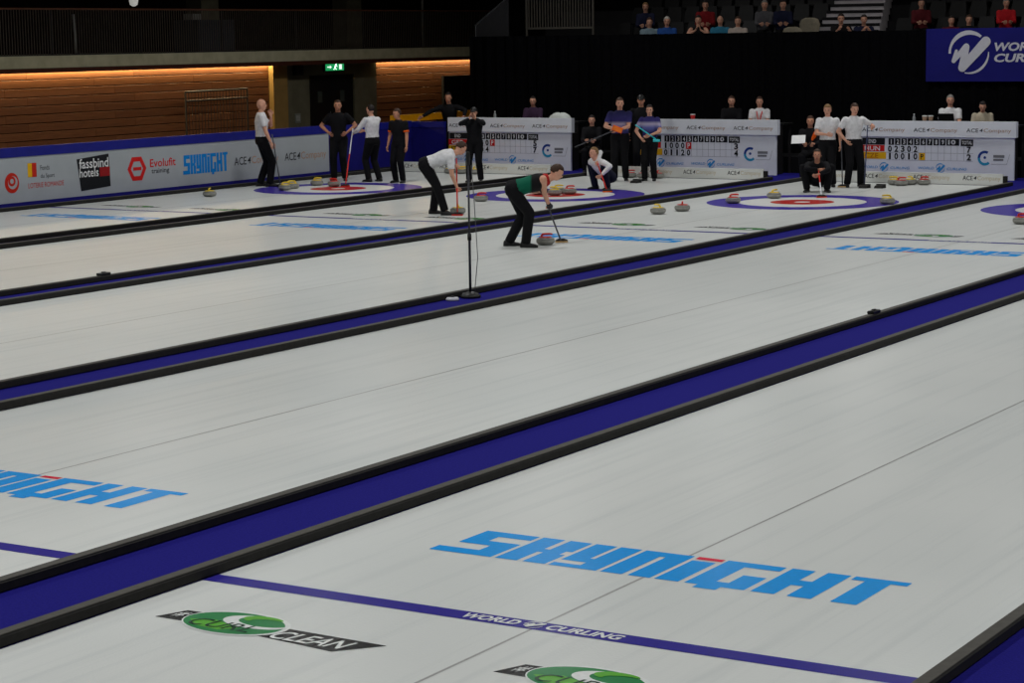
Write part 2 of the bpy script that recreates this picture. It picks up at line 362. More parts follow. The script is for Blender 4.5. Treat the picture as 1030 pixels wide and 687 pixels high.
# hotel plate
flat('logo_plate', [[(-4.90, .20), (-4.00, .25), (-4.03, .93), (-5.0, .86)]], fr, M_cell, t, .003)
text('fassbind', fr, -4.93, .66, -4.05, .86, M_twhite, t, .006, .01); text('hotels', fr, -4.93, .48, -4.36, .66, M_twhite, t, .006, .01)
flat('logo_patch', [rect(-4.32, .47, -4.01, .66)], fr, mat('deep_red', (150, 24, 28), .6, .2, .05), t, .006)
# hexagon with E
hx = lambda cx, cy, a, b: [(cx - a, cy), (cx - a * .5, cy + b), (cx + a * .5, cy + b), (cx + a, cy), (cx + a * .5, cy - b), (cx - a * .5, cy - b)]
A, B = hx(-3.16, .56, .30, .25), hx(-3.16, .56, .19, .155)
flat('emblem', [[A[k], A[(k + 1) % 6], B[(k + 1) % 6], B[k]] for k in range(6)], fr, M_tred, t, .003); flat('emblem', [rect(-3.28, .525, -3.02, .595)], fr, M_tred, t, .003)
text('Evolufit', fr, -2.74, .565, -1.90, .74, M_tred, t, .003, .012); text('training', fr, -2.70, .40, -2.12, .53, M_txt, t, .003, .012)
block_letters(fr, -1.66, .34, 1.55, .42, M_tblue, M_tblue, t, .003)
ace(fr, .12, .44, 1.62, .18, t); ace(fr, 1.98, .44, 1.62, .18, t)
ace(fr, -9.6, .44, 1.62, .18, t)
# blue boards at the corner
t = thing('corner_board', (BX, 5.5, 0), 'plain blue rink board at the corner behind the players in black', 'rink board')
MB().box(BX - .08, BX, 3.74, 7.25, .06, 1.0).build('panel', M_bblue2, t); MB().box(BX - .10, BX + .015, 3.74, 7.25, 1.0, 1.16).build('top_edge', M_bblue, t)
MB().box(BX - .10, BX + .012, 3.74, 7.25, .0045, .06).build('kick_strip', M_foam, t)
t = thing('end_corner_board', (BX, 7.3, 0), 'short blue rink board with a dark-clothed man resting his arm on it', 'rink board')
MB().box(BX - .06, -12.92, 7.27, 7.35, .06, 1.0).build('panel', M_bblue2, t); MB().box(BX - .06, -12.92, 7.255, 7.36, 1.0, 1.14).build('top_edge', M_bblue, t)
MB().box(BX - .06, -12.92, 7.26, 7.355, .0045, .06).build('kick_strip', M_foam, t)

# ------------------------------------------------------------------ scoreboards
M_sbl = mat('scoreboard_blue', (52, 150, 214), .6, .2, .05); M_sbgrey = mat('small_print_grey', (120, 122, 126), .6, .2, .05)
def scoreboard(xl, label, rows, names, mark, totals):
    t = thing('scoreboard', (xl, 7.05, 0), label, 'scoreboard', 'white scoreboards behind the sheet ends')
    W, H = 3.53, 1.26
    U = lambda x: (x - 45) / 940 * W
    Z = lambda y: H * (1 - (y - 52) / 343)
    MB().box(xl, xl + W - .05, 7.0, 7.06, .0045, Z(145)).build('main_panel', M_sboard, t)
    MB().box(xl - .01, xl + W, 6.955, 7.10, Z(145), H).build('header_panel', M_sboard, t)
    MB().box(xl + .1, xl + .16, 7.06, 7.5, .0045, .9).build('leg', M_dmetal, t); MB().box(xl + W - .2, xl + W - .14, 7.06, 7.5, .0045, .9).build('leg', M_dmetal, t)
    fh = Frame((xl, 6.955, 0), (1, 0, 0), (0, 0, 1)); fr = Frame((xl, 7.0, 0), (1, 0, 0), (0, 0, 1))
    for k in range(3): ace(fh, U(52 + k * 320), Z(115), U(310) - U(45), Z(92) - Z(115), t, .003)
    flat('row_header', [rect(U(48), Z(195), U(190), Z(155))], fr, M_cell, t, .003); text('END', fr, U(88), Z(186), U(135), Z(163), M_twhite, t, .005, .02)
    cw = 39.5
    for k in range(10):
        x = 213 + k * cw; x1 = x + (34 if k < 9 else 78)
        flat('end_cell', [rect(U(x), Z(195), U(x1), Z(155))], fr, M_cell, t, .003)
        text(str(k + 1) if k < 9 else '10', fr, U(x + (11 if k else 14)), Z(189), U(x + (20, 25, 25, 25, 25, 25, 25, 25, 25, 55)[k]), Z(161), M_twhite, t, .005, .03)
    flat('end_cell', [rect(U(655), Z(197), U(730), Z(157))], fr, M_cell, t, .003); text('TOTAL', fr, U(662), Z(187), U(724), Z(166), M_twhite, t, .005, .02)
    flat('team_plate', [rect(U(40), Z(235), U(188), Z(197))], fr, M_tred, t, .003); flat('team_plate', [rect(U(40), Z(280), U(198), Z(239))], fr, M_tyel, t, .003)
    text(names[0], fr, U(64), Z(231), U(160), Z(203), M_twhite, t, .006, .012); text(names[1], fr, U(64), Z(274), U(150), Z(245), M_cell if names[1] != 'CZE' else mat('plate_orange', (190, 110, 16), .6, .2, .05), t, .006, .012)
    for r, yy in ((0, 218), (1, 262)):
        for k, c in enumerate(rows[r]):
            x = 222 + k * cw; text(c, fr, U(x - 12 if c != '1' else x - 6), Z(yy + 19), U(x + 12 if c != '1' else x + 6), Z(yy - 19), M_cell, t, .006, .035, name='score_digit')
        text(totals[r], fr, U(692), Z(yy + 19), U(718), Z(yy - 19), M_cell, t, .006, .035, name='score_digit')
    r, k, c, m = mark; x = 222 + k * cw; yy = (218, 262)[r]
    flat('power_play_cell', [rect(U(x - 17), Z(yy + 21), U(x + 20), Z(yy - 21))], fr, m, t, .004); text('P', fr, U(x - 7), Z(yy + 15), U(x + 10), Z(yy - 15), c, t, .006, .02, name='score_digit')
    G = [rect(U(200 + k * cw), Z(285), U(201.5 + k * cw), Z(198)) for k in range(1, 13)] + [rect(U(200), Z(241), U(730), Z(239.5)), rect(U(200), Z(285.5), U(730), Z(284))]
    flat('grid_lines', G, fr, M_grid, t, .0022)
    for x in (185, 533):
        text('WORLD', fr, U(x - 135), Z(337), U(x - 38), Z(322), M_sbl, t, .003, .01, .2); text('CURLING', fr, U(x + 40), Z(340), U(x + 160), Z(325), M_sbl, t, .003, .01, .2)
        ring_logo(fr, U(x), Z(329), .105, M_sbl, t, .004)
    flat('emblem', arc(U(800), Z(265), .105, .16, 60, 180, 24), fr, M_navy, t, .003); flat('emblem', arc(U(800), Z(265), .105, .16, 180, 315, 24), fr, M_teal, t, .003)
    flat('emblem', [[(U(800) + .03 * math.cos(a), Z(262) + .03 * math.sin(a)) for a in [k * math.pi / 8 for k in range(16)]]], fr, M_navy, t, .003)
    flat('small_print', [rect(U(850), Z(262), U(916), Z(246)), rect(U(850), Z(280), U(910), Z(268))], fr, M_sbgrey, t, .003)
    flat('grid_lines', [rect(U(838), Z(300), U(930), Z(298))] + stroke((U(930), Z(299)), (U(948), Z(240)), .006, cap=False), fr, M_sbgrey, t, .003)
    return t
scoreboard(-12.60, 'white scoreboard with red GER plate behind the figure in black', ('0040', '1104'), ('GER', 'ITA'), (0, 4, M_twhite, M_tred), '57')
scoreboard(-7.22, 'white scoreboard beside the two players in purple gradient shirts', ('1000', '01120'), ('BRA', 'ESP'), (0, 4, M_twhite, M_tred), '34')
scoreboard(-1.66, 'white scoreboard with red HUN and yellow CZE plates', ('02302', '10010'), ('HUN', 'CZE'), (1, 5, M_cell, M_tyel), '72')

# ------------------------------------------------------------------ desks, risers and things on the desks
DESKS = [(-12.5, -9.2, 'black officials desk behind the GER scoreboard'), (-7.1, -3.8, 'black officials desk behind the scoreboard next to the purple shirts'), (-1.55, 1.75, 'black officials desk behind the HUN and CZE scoreboard')]
for a, b, lab in DESKS:
    t = thing('officials_desk', ((a + b) / 2, 7.8, 0), lab, 'desk', 'officials desks')
    MB().box(a, b, 7.54, 8.1, 1.12, 1.16).build('table_top', M_black, t)
    for x in (a + .05, b - .1):
        for y in (7.57, 8.02): MB().box(x, x + .05, y, y + .05, -.034 if y > 7.9 else .0045, 1.12).build('leg', M_dmetal, t)
    tag(MB().box(a - .1, b + .1, 8.12, 9.6, -.034, .36).build('riser', M_dark), lab.replace('black officials desk', 'dark platform under the officials seats'), 'platform', 'platforms behind the scoreboards')
def bottle(x, y, lab, m):
    t = thing('bottle', (x, y, 1.1605), lab, 'bottle', 'bottles on the officials desks')
    MB().lathe([(.033, 1.1605), (.035, 1.17), (.035, 1.29), (.03, 1.32), (.013, 1.35), (.013, 1.37)], 14, (x, y, 0)).build('body', m, t, True)
    MB().lathe([(.015, 1.37), (.015, 1.39)], 12, (x, y, 0)).build('cap', M_twhite, t)
M_clear = mat('bottle_plastic', (150, 155, 158), .15, .6, .05); M_brown = mat('cup_card', (150, 124, 104), .8, .2, .1)
bottle(-.75, 7.8, 'clear plastic bottle on the desk behind the CZE plate', M_clear)
bottle(-11.75, 7.8, 'clear plastic bottle on the desk behind the GER scoreboard', M_clear)
def cup(x, y, lab, m):
    t = thing('paper_cup', (x, y, 1.1605), lab, 'cup', 'paper cups on the officials desks')
    MB().lathe([(.04, 1.1605), (.055, 1.33)], 16, (x, y, 0)).build('cup_body', m, t, True); MB().lathe([(.058, 1.33), (.058, 1.345), (.05, 1.35)], 16, (x, y, 0)).build('lid', M_twhite, t)
cup(-.50, 7.8, 'brown paper cup in front of the white-shirted official', M_brown); cup(-.38, 7.85, 'second brown paper cup, nearer the laptop', M_brown)
cup(-6.25, 7.8, 'red paper cup on the desk beside the purple-shirted players', mat('cup_red', (190, 40, 40), .7, .2, .1))
t = thing('laptop', (.02, 7.85, 1.1605), 'dark laptop open in front of the white-shirted official', 'laptop')
MB().box(-.16, .20, 7.78, 8.02, 1.1605, 1.18).build('keyboard_base', M_black, t); MB().add([(-.16, 7.78, 1.18), (.2, 7.78, 1.18), (.2, 7.70, 1.40), (-.16, 7.70, 1.40), (-.16, 7.79, 1.18), (.2, 7.79, 1.18), (.2, 7.71, 1.402), (-.16, 7.71, 1.402)], [(0, 1, 2, 3), (7, 6, 5, 4), (0, 4, 5, 1), (1, 5, 6, 2), (2, 6, 7, 3), (3, 7, 4, 0)]).build('screen_lid', M_black, t)
t = tag(MB().rings([[V((-9.9 + r * 1.3 * math.cos(a), 7.82 + r * .7 * math.sin(a), z + .02 * math.sin(3 * a))) for a in [k * math.pi / 10 for k in range(20)]] for r, z in ((.24, 1.185), (.24, 1.22), (.2, 1.29), (.12, 1.34), (.03, 1.35))]).build('folded_jacket', mat('pale_cloth', (196, 200, 196), .9, .1, .08, 8, .3), None, True), 'pale crumpled jacket lying on the desk behind the GER scoreboard', 'jacket')

# ------------------------------------------------------------------ black curtain, hanging sign, stands
def curtain():
    n = 220; x0, x1 = -13.87, 7.0; f = []; vs = []
    for k in range(n + 1):
        x = x0 + (x1 - x0) * k / n; y = 10.0 + .035 * math.sin(k * 1.9) + .02 * math.sin(k * .77)
        vs += [(x, y, -.03), (x, y, 3.235), (x, y + .03, 3.235), (x, y + .03, -.03)]
    for k in range(n):
        a = 4 * k; b = a + 4; f += [(a, b, b + 1, a + 1), (a + 1, b + 1, b + 2, a + 2), (a + 2, b + 2, b + 3, a + 3)]
    f += [(0, 1, 2, 3), (4 * n, 4 * n + 3, 4 * n + 2, 4 * n + 1)]
    return MB().add(vs, f)
tag(curtain().build('curtain', M_curtain), 'tall black curtain hung below the spectator stand', 'curtain')
t = thing('hanging_banner', (1.2, 9.9, 2.05), 'dark blue banner with white ring emblem and lettering on black curtain', 'banner')
MB().box(-1.27, 4.2, 9.88, 9.91, 2.05, 3.26).build('panel', mat('banner_blue', (23, 23, 112), .7, .2, .06, 3), t)
fr = Frame((0, 9.88, 0), (1, 0, 0), (0, 0, 1)); M_bw = mat('banner_grey', (205, 205, 214), .7, .2, .04)
ring_logo(fr, -.24, 2.705, .495, M_bw, t, .004)
text('WORLD', fr, .36, 2.735, 1.54, 2.93, M_bw, t, .004, .035, .2); text('CURLING', fr, .36, 2.485, 1.90, 2.68, M_bw, t, .004, .035, .2)
M_tier = mat('stand_concrete', (40, 40, 42), .9, .1, .1, 3)
TY = [10.6, 11.65, 12.55, 13.45, 14.35, 15.25]; TZ = [2.28, 2.68, 3.08, 3.48, 3.88]
for k in range(5):
    tag(MB().box(-13.6, 7, TY[k], TY[k + 1], -.034, TZ[k]).build('stand_tier', M_tier), 'dark concrete tier of the spectator stand', 'stand', 'stand tiers', 'structure')
tag(MB().box(-24, 7, 17.2, 17.5, -.034, 8).build('wall_back', M_dark), 'dark wall behind the spectator stand', 'wall', kind='structure')
# stairs of the stand
t = thing('stand_stairs', (-4.1, 11.4, 2.3), 'pale grey steps leading up between the spectator seats', 'stairs')
M_step = mat('step_grey', (190, 186, 190), .8, .2, .08, 6); M_nose = mat('step_edge', (30, 30, 32), .8, .2, .08)
for k in range(10):
    z = 2.93 + k * .165; y = 11.62 + k * .30
    b = MB().box(-5.05 - k * .02, -3.22 - k * .085, y, y + .32, z - .45, z).build('step', M_step, t)
    MB().box(-5.05 - k * .02, -3.22 - k * .085, y - .012, y, z - .075, z - .0).build('nosing', M_nose, b).matrix_parent_inverse = Matrix()
# seats
M_seat = mat('seat_black', (15, 15, 16), .5, .3, .1)
def seat_proto():
    t = thing('stadium_chair', (0, 0, 0), 'black folding stand seat', 'chair', 'stand seats')
    MB().rings([[V((-.21, .0, .40)), V((.21, .0, .40)), V((.21, .02, .44)), V((-.21, .02, .44))], [V((-.2, -.38, .42)), V((.2, -.38, .42)), V((.2, -.38, .45)), V((-.2, -.38, .45))]]).build('seat', M_seat, t)
    MB().rings([[V((-.21, .01, .44)), V((.21, .01, .44)), V((.21, .05, .44)), V((-.21, .05, .44))], [V((-.215, .05, .65)), V((.215, .05, .65)), V((.215, .09, .65)), V((-.215, .09, .65))], [V((-.18, .10, .86)), V((.18, .10, .86)), V((.18, .135, .86)), V((-.18, .135, .86))]]).build('backrest', M_seat, t)
    MB().box(-.03, .03, -.02, .04, 0, .42).build('leg', M_dmetal, t)
    return t
sp = None
NAMED = {0: 'black stand seat in the first row behind the curtain', 1: 'black stand seat in the second row of the stand', 2: 'black stand seat in the third row of the stand', 3: 'black stand seat in the fourth row of the stand'}
for row in range(4):
    x = -10.6 + (0 if row else .1)
    while x < 2.4:
        if not (-5.25 < x < -2.85):
            loc = (x, TY[row] + .72, TZ[row] + .0005)
            if sp is None: sp = seat_proto(); sp.location = loc; sp['label'] = NAMED[0]; r = sp
            else: r = dup(sp, loc, 0, NAMED[row])
            r['group'] = 'stand seats, row of the same height'
        x += .52
# stand railing and stair panel on the left
t = thing('stand_railing', (-11.8, 10.5, 3.2), 'grey upright-bar railing in front of the empty end of the stand', 'railing')
M_rail = mat('railing_grey', (78, 75, 68), .6, .3, .08, 10)
b = MB()
for k in range(23): x = -12.36 + k * .082; b.box(x, x + .024, 10.5, 10.525, 3.45, 4.6)
tag(b.build('bars', M_rail, t), kind='stuff')
MB().box(-12.4, -10.46, 10.49, 10.535, 4.6, 4.66).build('top_rail', M_rail, t); MB().box(-12.4, -10.46, 10.49, 10.535, 3.40, 3.45).build('bottom_rail', M_rail, t)
MB().box(-12.44, -12.4, 10.49, 10.535, 2.28, 4.7).build('post', M_rail, t); MB().box(-10.46, -10.42, 10.49, 10.535, 2.28, 4.7).build('post', M_rail, t)
t = thing('stair_balustrade', (-13.6, 10.45, 3.0), 'grey solid stair side panel with sloping handrail beside the stand', 'balustrade')
MB().add([(-13.95, 10.45, 2.4), (-12.95, 10.45, 2.4), (-12.95, 10.45, 4.2), (-13.95, 10.45, 3.50), (-13.95, 10.5, 2.4), (-12.95, 10.5, 2.4), (-12.95, 10.5, 4.2), (-13.95, 10.5, 3.50)], [(0, 1, 2, 3), (7, 6, 5, 4), (0, 4, 5, 1), (1, 5, 6, 2), (2, 6, 7, 3), (3, 7, 4, 0)]).build('side_panel', mat('panel_dark_grey', (48, 48, 50), .8, .2, .08), t)
MB().tube([(-13.98, 10.46, 3.52), (-12.6, 10.46, 4.48)], .025, 8).build('handrail', M_metal, t)
MB().tube([(-13.96, 10.46, 2.4), (-13.96, 10.46, 3.52)], .02, 8).build('post', M_metal, t)

# ------------------------------------------------------------------ left side: wood wall, concrete, balcony
WX = -17.9
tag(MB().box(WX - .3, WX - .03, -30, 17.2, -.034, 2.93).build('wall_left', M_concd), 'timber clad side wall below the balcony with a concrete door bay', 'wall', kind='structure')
wall = bpy.data.objects['wall_left']
def wood(k, c): return mat('timber_%d' % k, c, .55, .3, .22, 5, .1, stretch=(6, .5, 14))
WOODS = [wood(0, (122, 74, 42)), wood(1, (118, 71, 40)), wood(2, (126, 77, 44)), wood(3, (114, 68, 38))]
M_groove = mat('groove', (34, 18, 10), .9, .1, .1)
tag(MB().box(WX - .03, WX - .012, -30, 6.6, 0, 2.66).build('backing', M_groove, wall)); MB().box(WX - .03, WX - .012, 11.42, 17.2, 0, 2.66).build('backing', M_groove, wall)
rng = random.Random(3); plk = {}
def plank(y0, y1, z0, z1):
    key = (round(y1 - y0, 3), rng.randrange(4))
    d = .016 + .004 * rng.random()
    if key not in plk:
        o = MB().bevbox(-.012, d, 0, y1 - y0 - .006, 0, z1 - z0, .004).build('plank', WOODS[key[1]]); plk[key] = o
    else: o = plk[key].copy(); COL.objects.link(o)
    o.parent = wall; o.location = (WX, y0, z0)
for r in range(13):
    z0 = 2.62 - (r + 1) * .195
    off = (0, 1.4, .7)[r % 3]
    y = -13.0 - off
    while y < 6.6:
        y1 = min(y + 3.6, 6.6)
        if y1 - y > .05: plank(y, y1, z0, z0 + .176)
        y = y1
    y = 11.42
    while y < 17.15:
        y1 = min(y + 3.6 - (off if y == 11.42 else 0), 17.15)
        if y1 - y > .05: plank(y, y1, z0, z0 + .176)
        y = y1
# lit timber return at end of the first bay, concrete pilasters
MB().box(WX - .03, WX + .16, 6.62, 7.22, 0, 2.66).build('end_pillar', mat('pillar_tan', (150, 118, 66), .8, .2, .1, 4), wall)
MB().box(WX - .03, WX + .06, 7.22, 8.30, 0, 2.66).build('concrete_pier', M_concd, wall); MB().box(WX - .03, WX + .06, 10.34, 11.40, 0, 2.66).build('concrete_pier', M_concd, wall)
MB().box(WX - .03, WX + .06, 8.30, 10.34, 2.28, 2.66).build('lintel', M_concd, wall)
t = thing('door_1', (WX, 9.3, 0), 'black double door below the green exit sign', 'door'); t['kind'] = 'structure'
M_door = mat('door_black', (15, 14, 17), .5, .3, .1)
for a, b in ((8.31, 9.30), (9.31, 10.33)):
    l = MB().box(WX - .028, WX + .02, a, b, .0, 2.27).build('door_leaf', M_door, t)
    MB().box(WX + .02, WX + .028, (a + b) / 2 - .1, (a + b) / 2 + .1, 1.55, 1.85).build('pane', mat('door_pane', (58, 66, 62), .3, .5, .1), l).matrix_parent_inverse = Matrix()
MB().tube([(WX + .06, 9.22, 1.0), (WX + .06, 9.22, 1.3)], .014, 8).build('handle', M_metal, t)
t = thing('exit_sign', (WX + .1, 9.35, 2.36), 'lit green exit sign above the black double door', 'sign')
MB().box(WX + .061, WX + .13, 8.92, 9.80, 2.37, 2.60).build('housing', M_black, t)
M_exit = mat('exit_green', (40, 190, 110), .5, .2, .05, emit=.55); fr = Frame((WX + .13, 0, 0), (0, 1, 0), (0, 0, 1)); M_exw = mat('exit_white', (235, 250, 240), .5, .2, .02, emit=1.2)
flat('lit_face', [rect(8.94, 2.39, 9.78, 2.58)], fr, M_exit, t, .002)
flat('running_figure', stroke((9.32, 2.42), (9.37, 2.48), .025) + stroke((9.37, 2.48), (9.40, 2.535), .035) + stroke((9.42, 2.42), (9.37, 2.48), .025) + stroke((9.40, 2.53), (9.46, 2.50), .02) + stroke((9.42, 2.56), (9.422, 2.561), .03), fr, M_exw, t, .004)
flat('arrow', [rect(9.02, 2.47, 9.14, 2.50), [(9.14, 2.44), (9.22, 2.485), (9.14, 2.53)]], fr, M_exw, t, .004); flat('doorway', [rect(9.56, 2.42, 9.68, 2.55)], fr, M_exw, t, .004)
t = thing('wall_speaker', (WX + .12, 7.7, 2.3), 'small black loudspeaker on the concrete pier next to the tan pillar', 'speaker')
MB().box(WX + .061, WX + .25, 7.58, 7.80, 2.30, 2.62).build('cabinet', M_black, t); flat('grille', [rect(7.61, 2.33, 7.77, 2.59)], Frame((WX + .25, 0, 0), (0, 1, 0), (0, 0, 1)), M_dmetal, t, .003)
t = thing('switch_plate', (WX + .07, 7.75, 1.0), 'pale notice plate on the concrete pier beside the door', 'plate')
MB().box(WX + .061, WX + .075, 7.62, 7.86, 1.05, 1.30).build('plate', mat('plate_grey', (120, 120, 110), .7, .2, .1), t); MB().box(WX + .075, WX + .079, 7.66, 7.82, 1.10, 1.25).build('notice', mat('notice', (150, 150, 142), .7, .2, .1), t)
t = thing('wall_hatch', (WX + .03, 15.6, 1.2), 'dark framed hatch in the timber wall behind the man in black', 'hatch')
MB().box(WX + .022, WX + .06, 14.8, 17.0, 1.05, 2.05).build('dark_panel', M_door, t)
for a, b, c, d in ((14.75, 17.05, 2.05, 2.12), (14.75, 17.05, .98, 1.05), (14.75, 14.82, 1.05, 2.05), (15.7, 15.75, 1.05, 2.05)): MB().box(WX + .022, WX + .09, a, b, c, d).build('frame', M_dmetal, t)
# balcony slab, valance with warm strip light
tag(MB().box(-22, -17.2, -30, 17.15, 2.68, 2.95).build('balcony_slab', M_conc), 'pale concrete balcony edge above the timber wall', 'balcony', kind='structure')
tag(MB().box(-17.28, -17.22, -30, 17.15, 2.575, 2.68).build('trim_1', mat('valance_wood', (70, 32, 18), .7, .2, .15, 6)), 'dark timber valance under the balcony edge hiding a warm light strip', 'trim', kind='structure')
for a, b in ((-13, 6.6), (11.42, 17.1)):
    t = thing('light_strip', (-17.5, (a + b) / 2, 2.63), 'warm light strip under the balcony, %s' % ('along the long timber bay' if a < 0 else 'above the yellow bench'), 'light strip', 'warm light strips')
    MB().box(-17.87, -17.76, a, b, 2.63, 2.68).build('channel', M_dmetal, t)
    MB().box(-17.86, -17.78, a, b, 2.615, 2.63).build('diffuser', mat('warm_led', (255, 190, 100), .5, .2, 0, emit=3.0), t)
    ld = bpy.data.lights.new('strip_glow', 'AREA'); ld.shape = 'RECTANGLE'; ld.size = .05; ld.size_y = b - a; ld.energy = 11.0 * (b - a); ld.color = (1.0, .82, .45); ld.spread = math.radians(180)
    lo = bpy.data.objects.new('strip_glow', ld); COL.objects.link(lo); lo.location = (-17.835, (a + b) / 2, 2.612); lo.rotation_euler = (0, math.radians(-8), 0)
# balcony railing
t = thing('balcony_railing', (-17.25, 0, 2.95), 'dark upright-bar railing with brown handrail along the balcony', 'railing')
b = MB(); y = -12.0
while y < 16.9: b.box(-17.262, -17.25, y, y + .012, 2.96, 3.96); y += .085
tag(b.build('bars', mat('bar_bronze', (92, 82, 72), .6, .3, .1, 10), t), kind='stuff')
MB().box(-17.29, -17.22, -12, 16.95, 3.96, 4.0).build('handrail', M_railtop, t); MB().box(-17.275, -17.235, -12, 16.95, 2.951, 2.975).build('bottom_rail', M_dmetal, t)
for y in (-9, -6, -2.0, 1.0, 4, 7, 10, 13, 16.9): MB().box(-17.30, -17.26, y, y + .03, 2.951, 3.96).build('post', M_dmetal, t)
tag(MB().box(-22.3, -22, -30, 17.2, 2.95, 8).build('wall_balcony', mat('balcony_wall', (30, 22, 20), .9, .1, .2, 2)), 'dark wall at the back of the balcony', 'wall', kind='structure')
for y, lab in ((6.0, 'square concrete column on the balcony beside a dark cabinet'), (12.4, 'square concrete column on the balcony over the door bay')):
    t = thing('concrete_column', (-19.5, y, 2.951), lab, 'column', 'concrete columns on the balcony')
    MB().bevbox(-19.75, -19.25, y - .35, y + .35, 2.951, 7.9, .03).build('shaft', M_concd, t); MB().box(-19.8, -19.2, y - .4, y + .4, 2.951, 3.05).build('base_ring', M_concd, t)
def pole(x, y, z1, lab, dx=0):
    t = thing('upright_pole', (x, y, 2.951), lab, 'pole', 'pale poles on the balcony')
    MB().tube([(x, y, 2.97), (x, y + dx, z1)], .03, 10).build('shaft', mat('pole_white', (150, 150, 146), .5, .3, .05), t, True)
    MB().lathe([(.12, 2.951), (.12, 2.965), (.04, 2.98)], 16, (x, y, 0)).build('foot', M_dmetal, t)
pole(-18.2, 14.3, 5.2, 'pale upright pole on the balcony above the timber bay'); pole(-18.2, -1.0, 3.85, 'slim pale pole standing straight behind the balcony bars'); pole(-18.2, -.2, 3.88, 'slim pale pole leaning slightly behind the balcony bars', -.06)
t = thing('balcony_cabinet', (-18.4, 4.5, 2.951), 'dark grey cabinet with pale top lamp behind the balcony bars', 'cabinet')
MB().box(-18.8, -18.0, 4.0, 5.4, 2.951, 3.75).build('body', mat('cabinet_grey', (52, 54, 60), .6, .3, .1), t); MB().box(-18.0, -17.985, 4.05, 4.68, 3.0, 3.7).build('door', mat('cabinet_door', (46, 48, 56), .5, .3, .1), t); MB().box(-18.0, -17.985, 4.72, 5.35, 3.0, 3.7).build('door', MATS['cabinet_door'], t)
MB().box(-18.5, -18.2, 4.05, 4.35, 3.75, 3.9).build('device', mat('device_grey', (130, 126, 118), .6, .3, .1), t)
t = thing('pendant_lamp', (-17.8, 1.4, 4.05), 'white drop-shaped pendant lamp hanging above the balcony railing', 'lamp')
MB().lathe([(.03, 4.06), (.09, 4.10), (.11, 4.2), (.08, 4.36), (.03, 4.42)], 18, (-17.8, 1.4, 0)).build('shade', mat('lamp_glass', (235, 235, 228), .4, .3, .02, emit=.35), t, True)
MB().tube([(-17.8, 1.4, 4.42), (-17.8, 1.4, 7.9)], .006, 6).build('cable', M_black, t)
# barrier leaning at the timber wall
t = thing('crowd_barrier', (-17.4, 4.0, 0), 'grey metal crowd barrier against the timber wall', 'barrier')
M_bar = mat('galvanised', (66, 58, 50), .5, .4, .1, 20, 0, .4)
for a, b in (((-17.45, 2.75, .45), (-17.45, 2.75, 2.0)), ((-17.45, 5.15, .45), (-17.45, 5.15, 2.02)), ((-17.45, 2.75, 2.0), (-17.45, 5.15, 2.02)), ((-17.45, 2.75, 1.78), (-17.45, 5.15, 1.80)), ((-17.45, 2.75, .6), (-17.45, 5.15, .6))): MB().tube([a, b], .024, 8).build('frame_tube', M_bar, t)
for k in range(1, 20): y = 2.75 + k * .12; MB().tube([(-17.45, y, .6), (-17.45, y, 2.0)], .008, 6).build('bar', M_bar, t)
for y in (2.95, 4.95): MB().box(-17.7, -17.2, y - .03, y + .03, -.034, .02).build('foot', M_bar, t); MB().tube([(-17.45, y, 0), (-17.45, y, .6)], .024, 8).build('frame_tube', M_bar, t)
# yellow bench
t = thing('yellow_bench', (-15.5, 10.5, 0), 'long yellow bench with backrest behind the blue corner boards', 'bench')
M_yel = mat('bench_yellow', (246, 176, 18), .5, .3, .08)
MB().box(-15.55, -15.48, 8.7, 13.2, 1.04, 1.22).build('backrest', M_yel, t); MB().box(-15.5, -15.1, 8.7, 13.2, .88, .95).build('seat_board', M_yel, t)
for y in (8.9, 11.0, 13.0): MB().box(-15.56, -15.14, y, y + .06, -.034, .88).build('leg', M_dmetal, t); MB().box(-15.6, -15.55, y, y + .06, .88, 1.2).build('back_post', M_dmetal, t)
# hall ceiling
tag(MB().box(-24, 22, -42, 17.5, 8.0, 8.2).build('ceiling', mat('ceiling_dark', (40, 40, 42), .9, .1, .1, 1)), 'dark hall ceiling', 'ceiling', kind='structure')

# ------------------------------------------------------------------ stones
M_gran = [mat('granite', (120, 120, 114), .35, .4, .25, 70), mat('granite_dark', (104, 106, 100), .35, .4, .25, 70)]
M_band = mat('striking_band', (146, 146, 140), .7, .2, .15, 60)
H_COL = {'red': mat('handle_red', (196, 44, 32), .35, .4, .05), 'yellow': mat('handle_yellow', (222, 192, 50), .35, .4, .05)}
proto = {}
def make_stone(c):
    t = thing('curling_stone', (0, 0, 0), 'x', 'curling stone')
    MB().lathe([(.06, .0), (.09, .003), (.118, .014), (.136, .030), (.1425, .046)], 32).build('lower_granite', M_gran[0], t, True)
    MB().lathe([(.1425, .046), (.1445, .052), (.1445, .072), (.1425, .078)], 32).build('striking_band', M_band, t, True)
    MB().lathe([(.1425, .078), (.137, .092), (.124, .106), (.104, .1135), (.02, .1145)], 32).build('upper_granite', M_gran[0], t, True)
    h = MB().lathe([(.102, .1138), (.102, .120), (.085, .126), (.02, .129)], 28).build('handle_disc', H_COL[c], t, True)
    g = MB().tube([(-.055, 0, .122), (-.06, 0, .148), (-.045, 0, .163), (0, 0, .168), (.07, 0, .168), (.10, 0, .163)], [.020, .018, .017, .0165, .0165, .014], 10, dome=True).build('grip', H_COL[c], h, True)
    g.matrix_parent_inverse = Matrix()
    return t
def stone(c, x, y, lab, grp='curling stones in play', rz=None):
    rz = random.uniform(0, 6.28) if rz is None else rz
    if c not in proto:
        r = proto[c] = make_stone(c); r.location = (x, y, .0025); r.rotation_euler.z = rz; r['label'] = lab; r['group'] = grp
    else: r = dup(proto[c], (x, y, .0025), rz, lab, grp)
    return r
stone('yellow', -12.12, -2.95, 'yellow-handled stone alone near the foot of the sponsor boards')
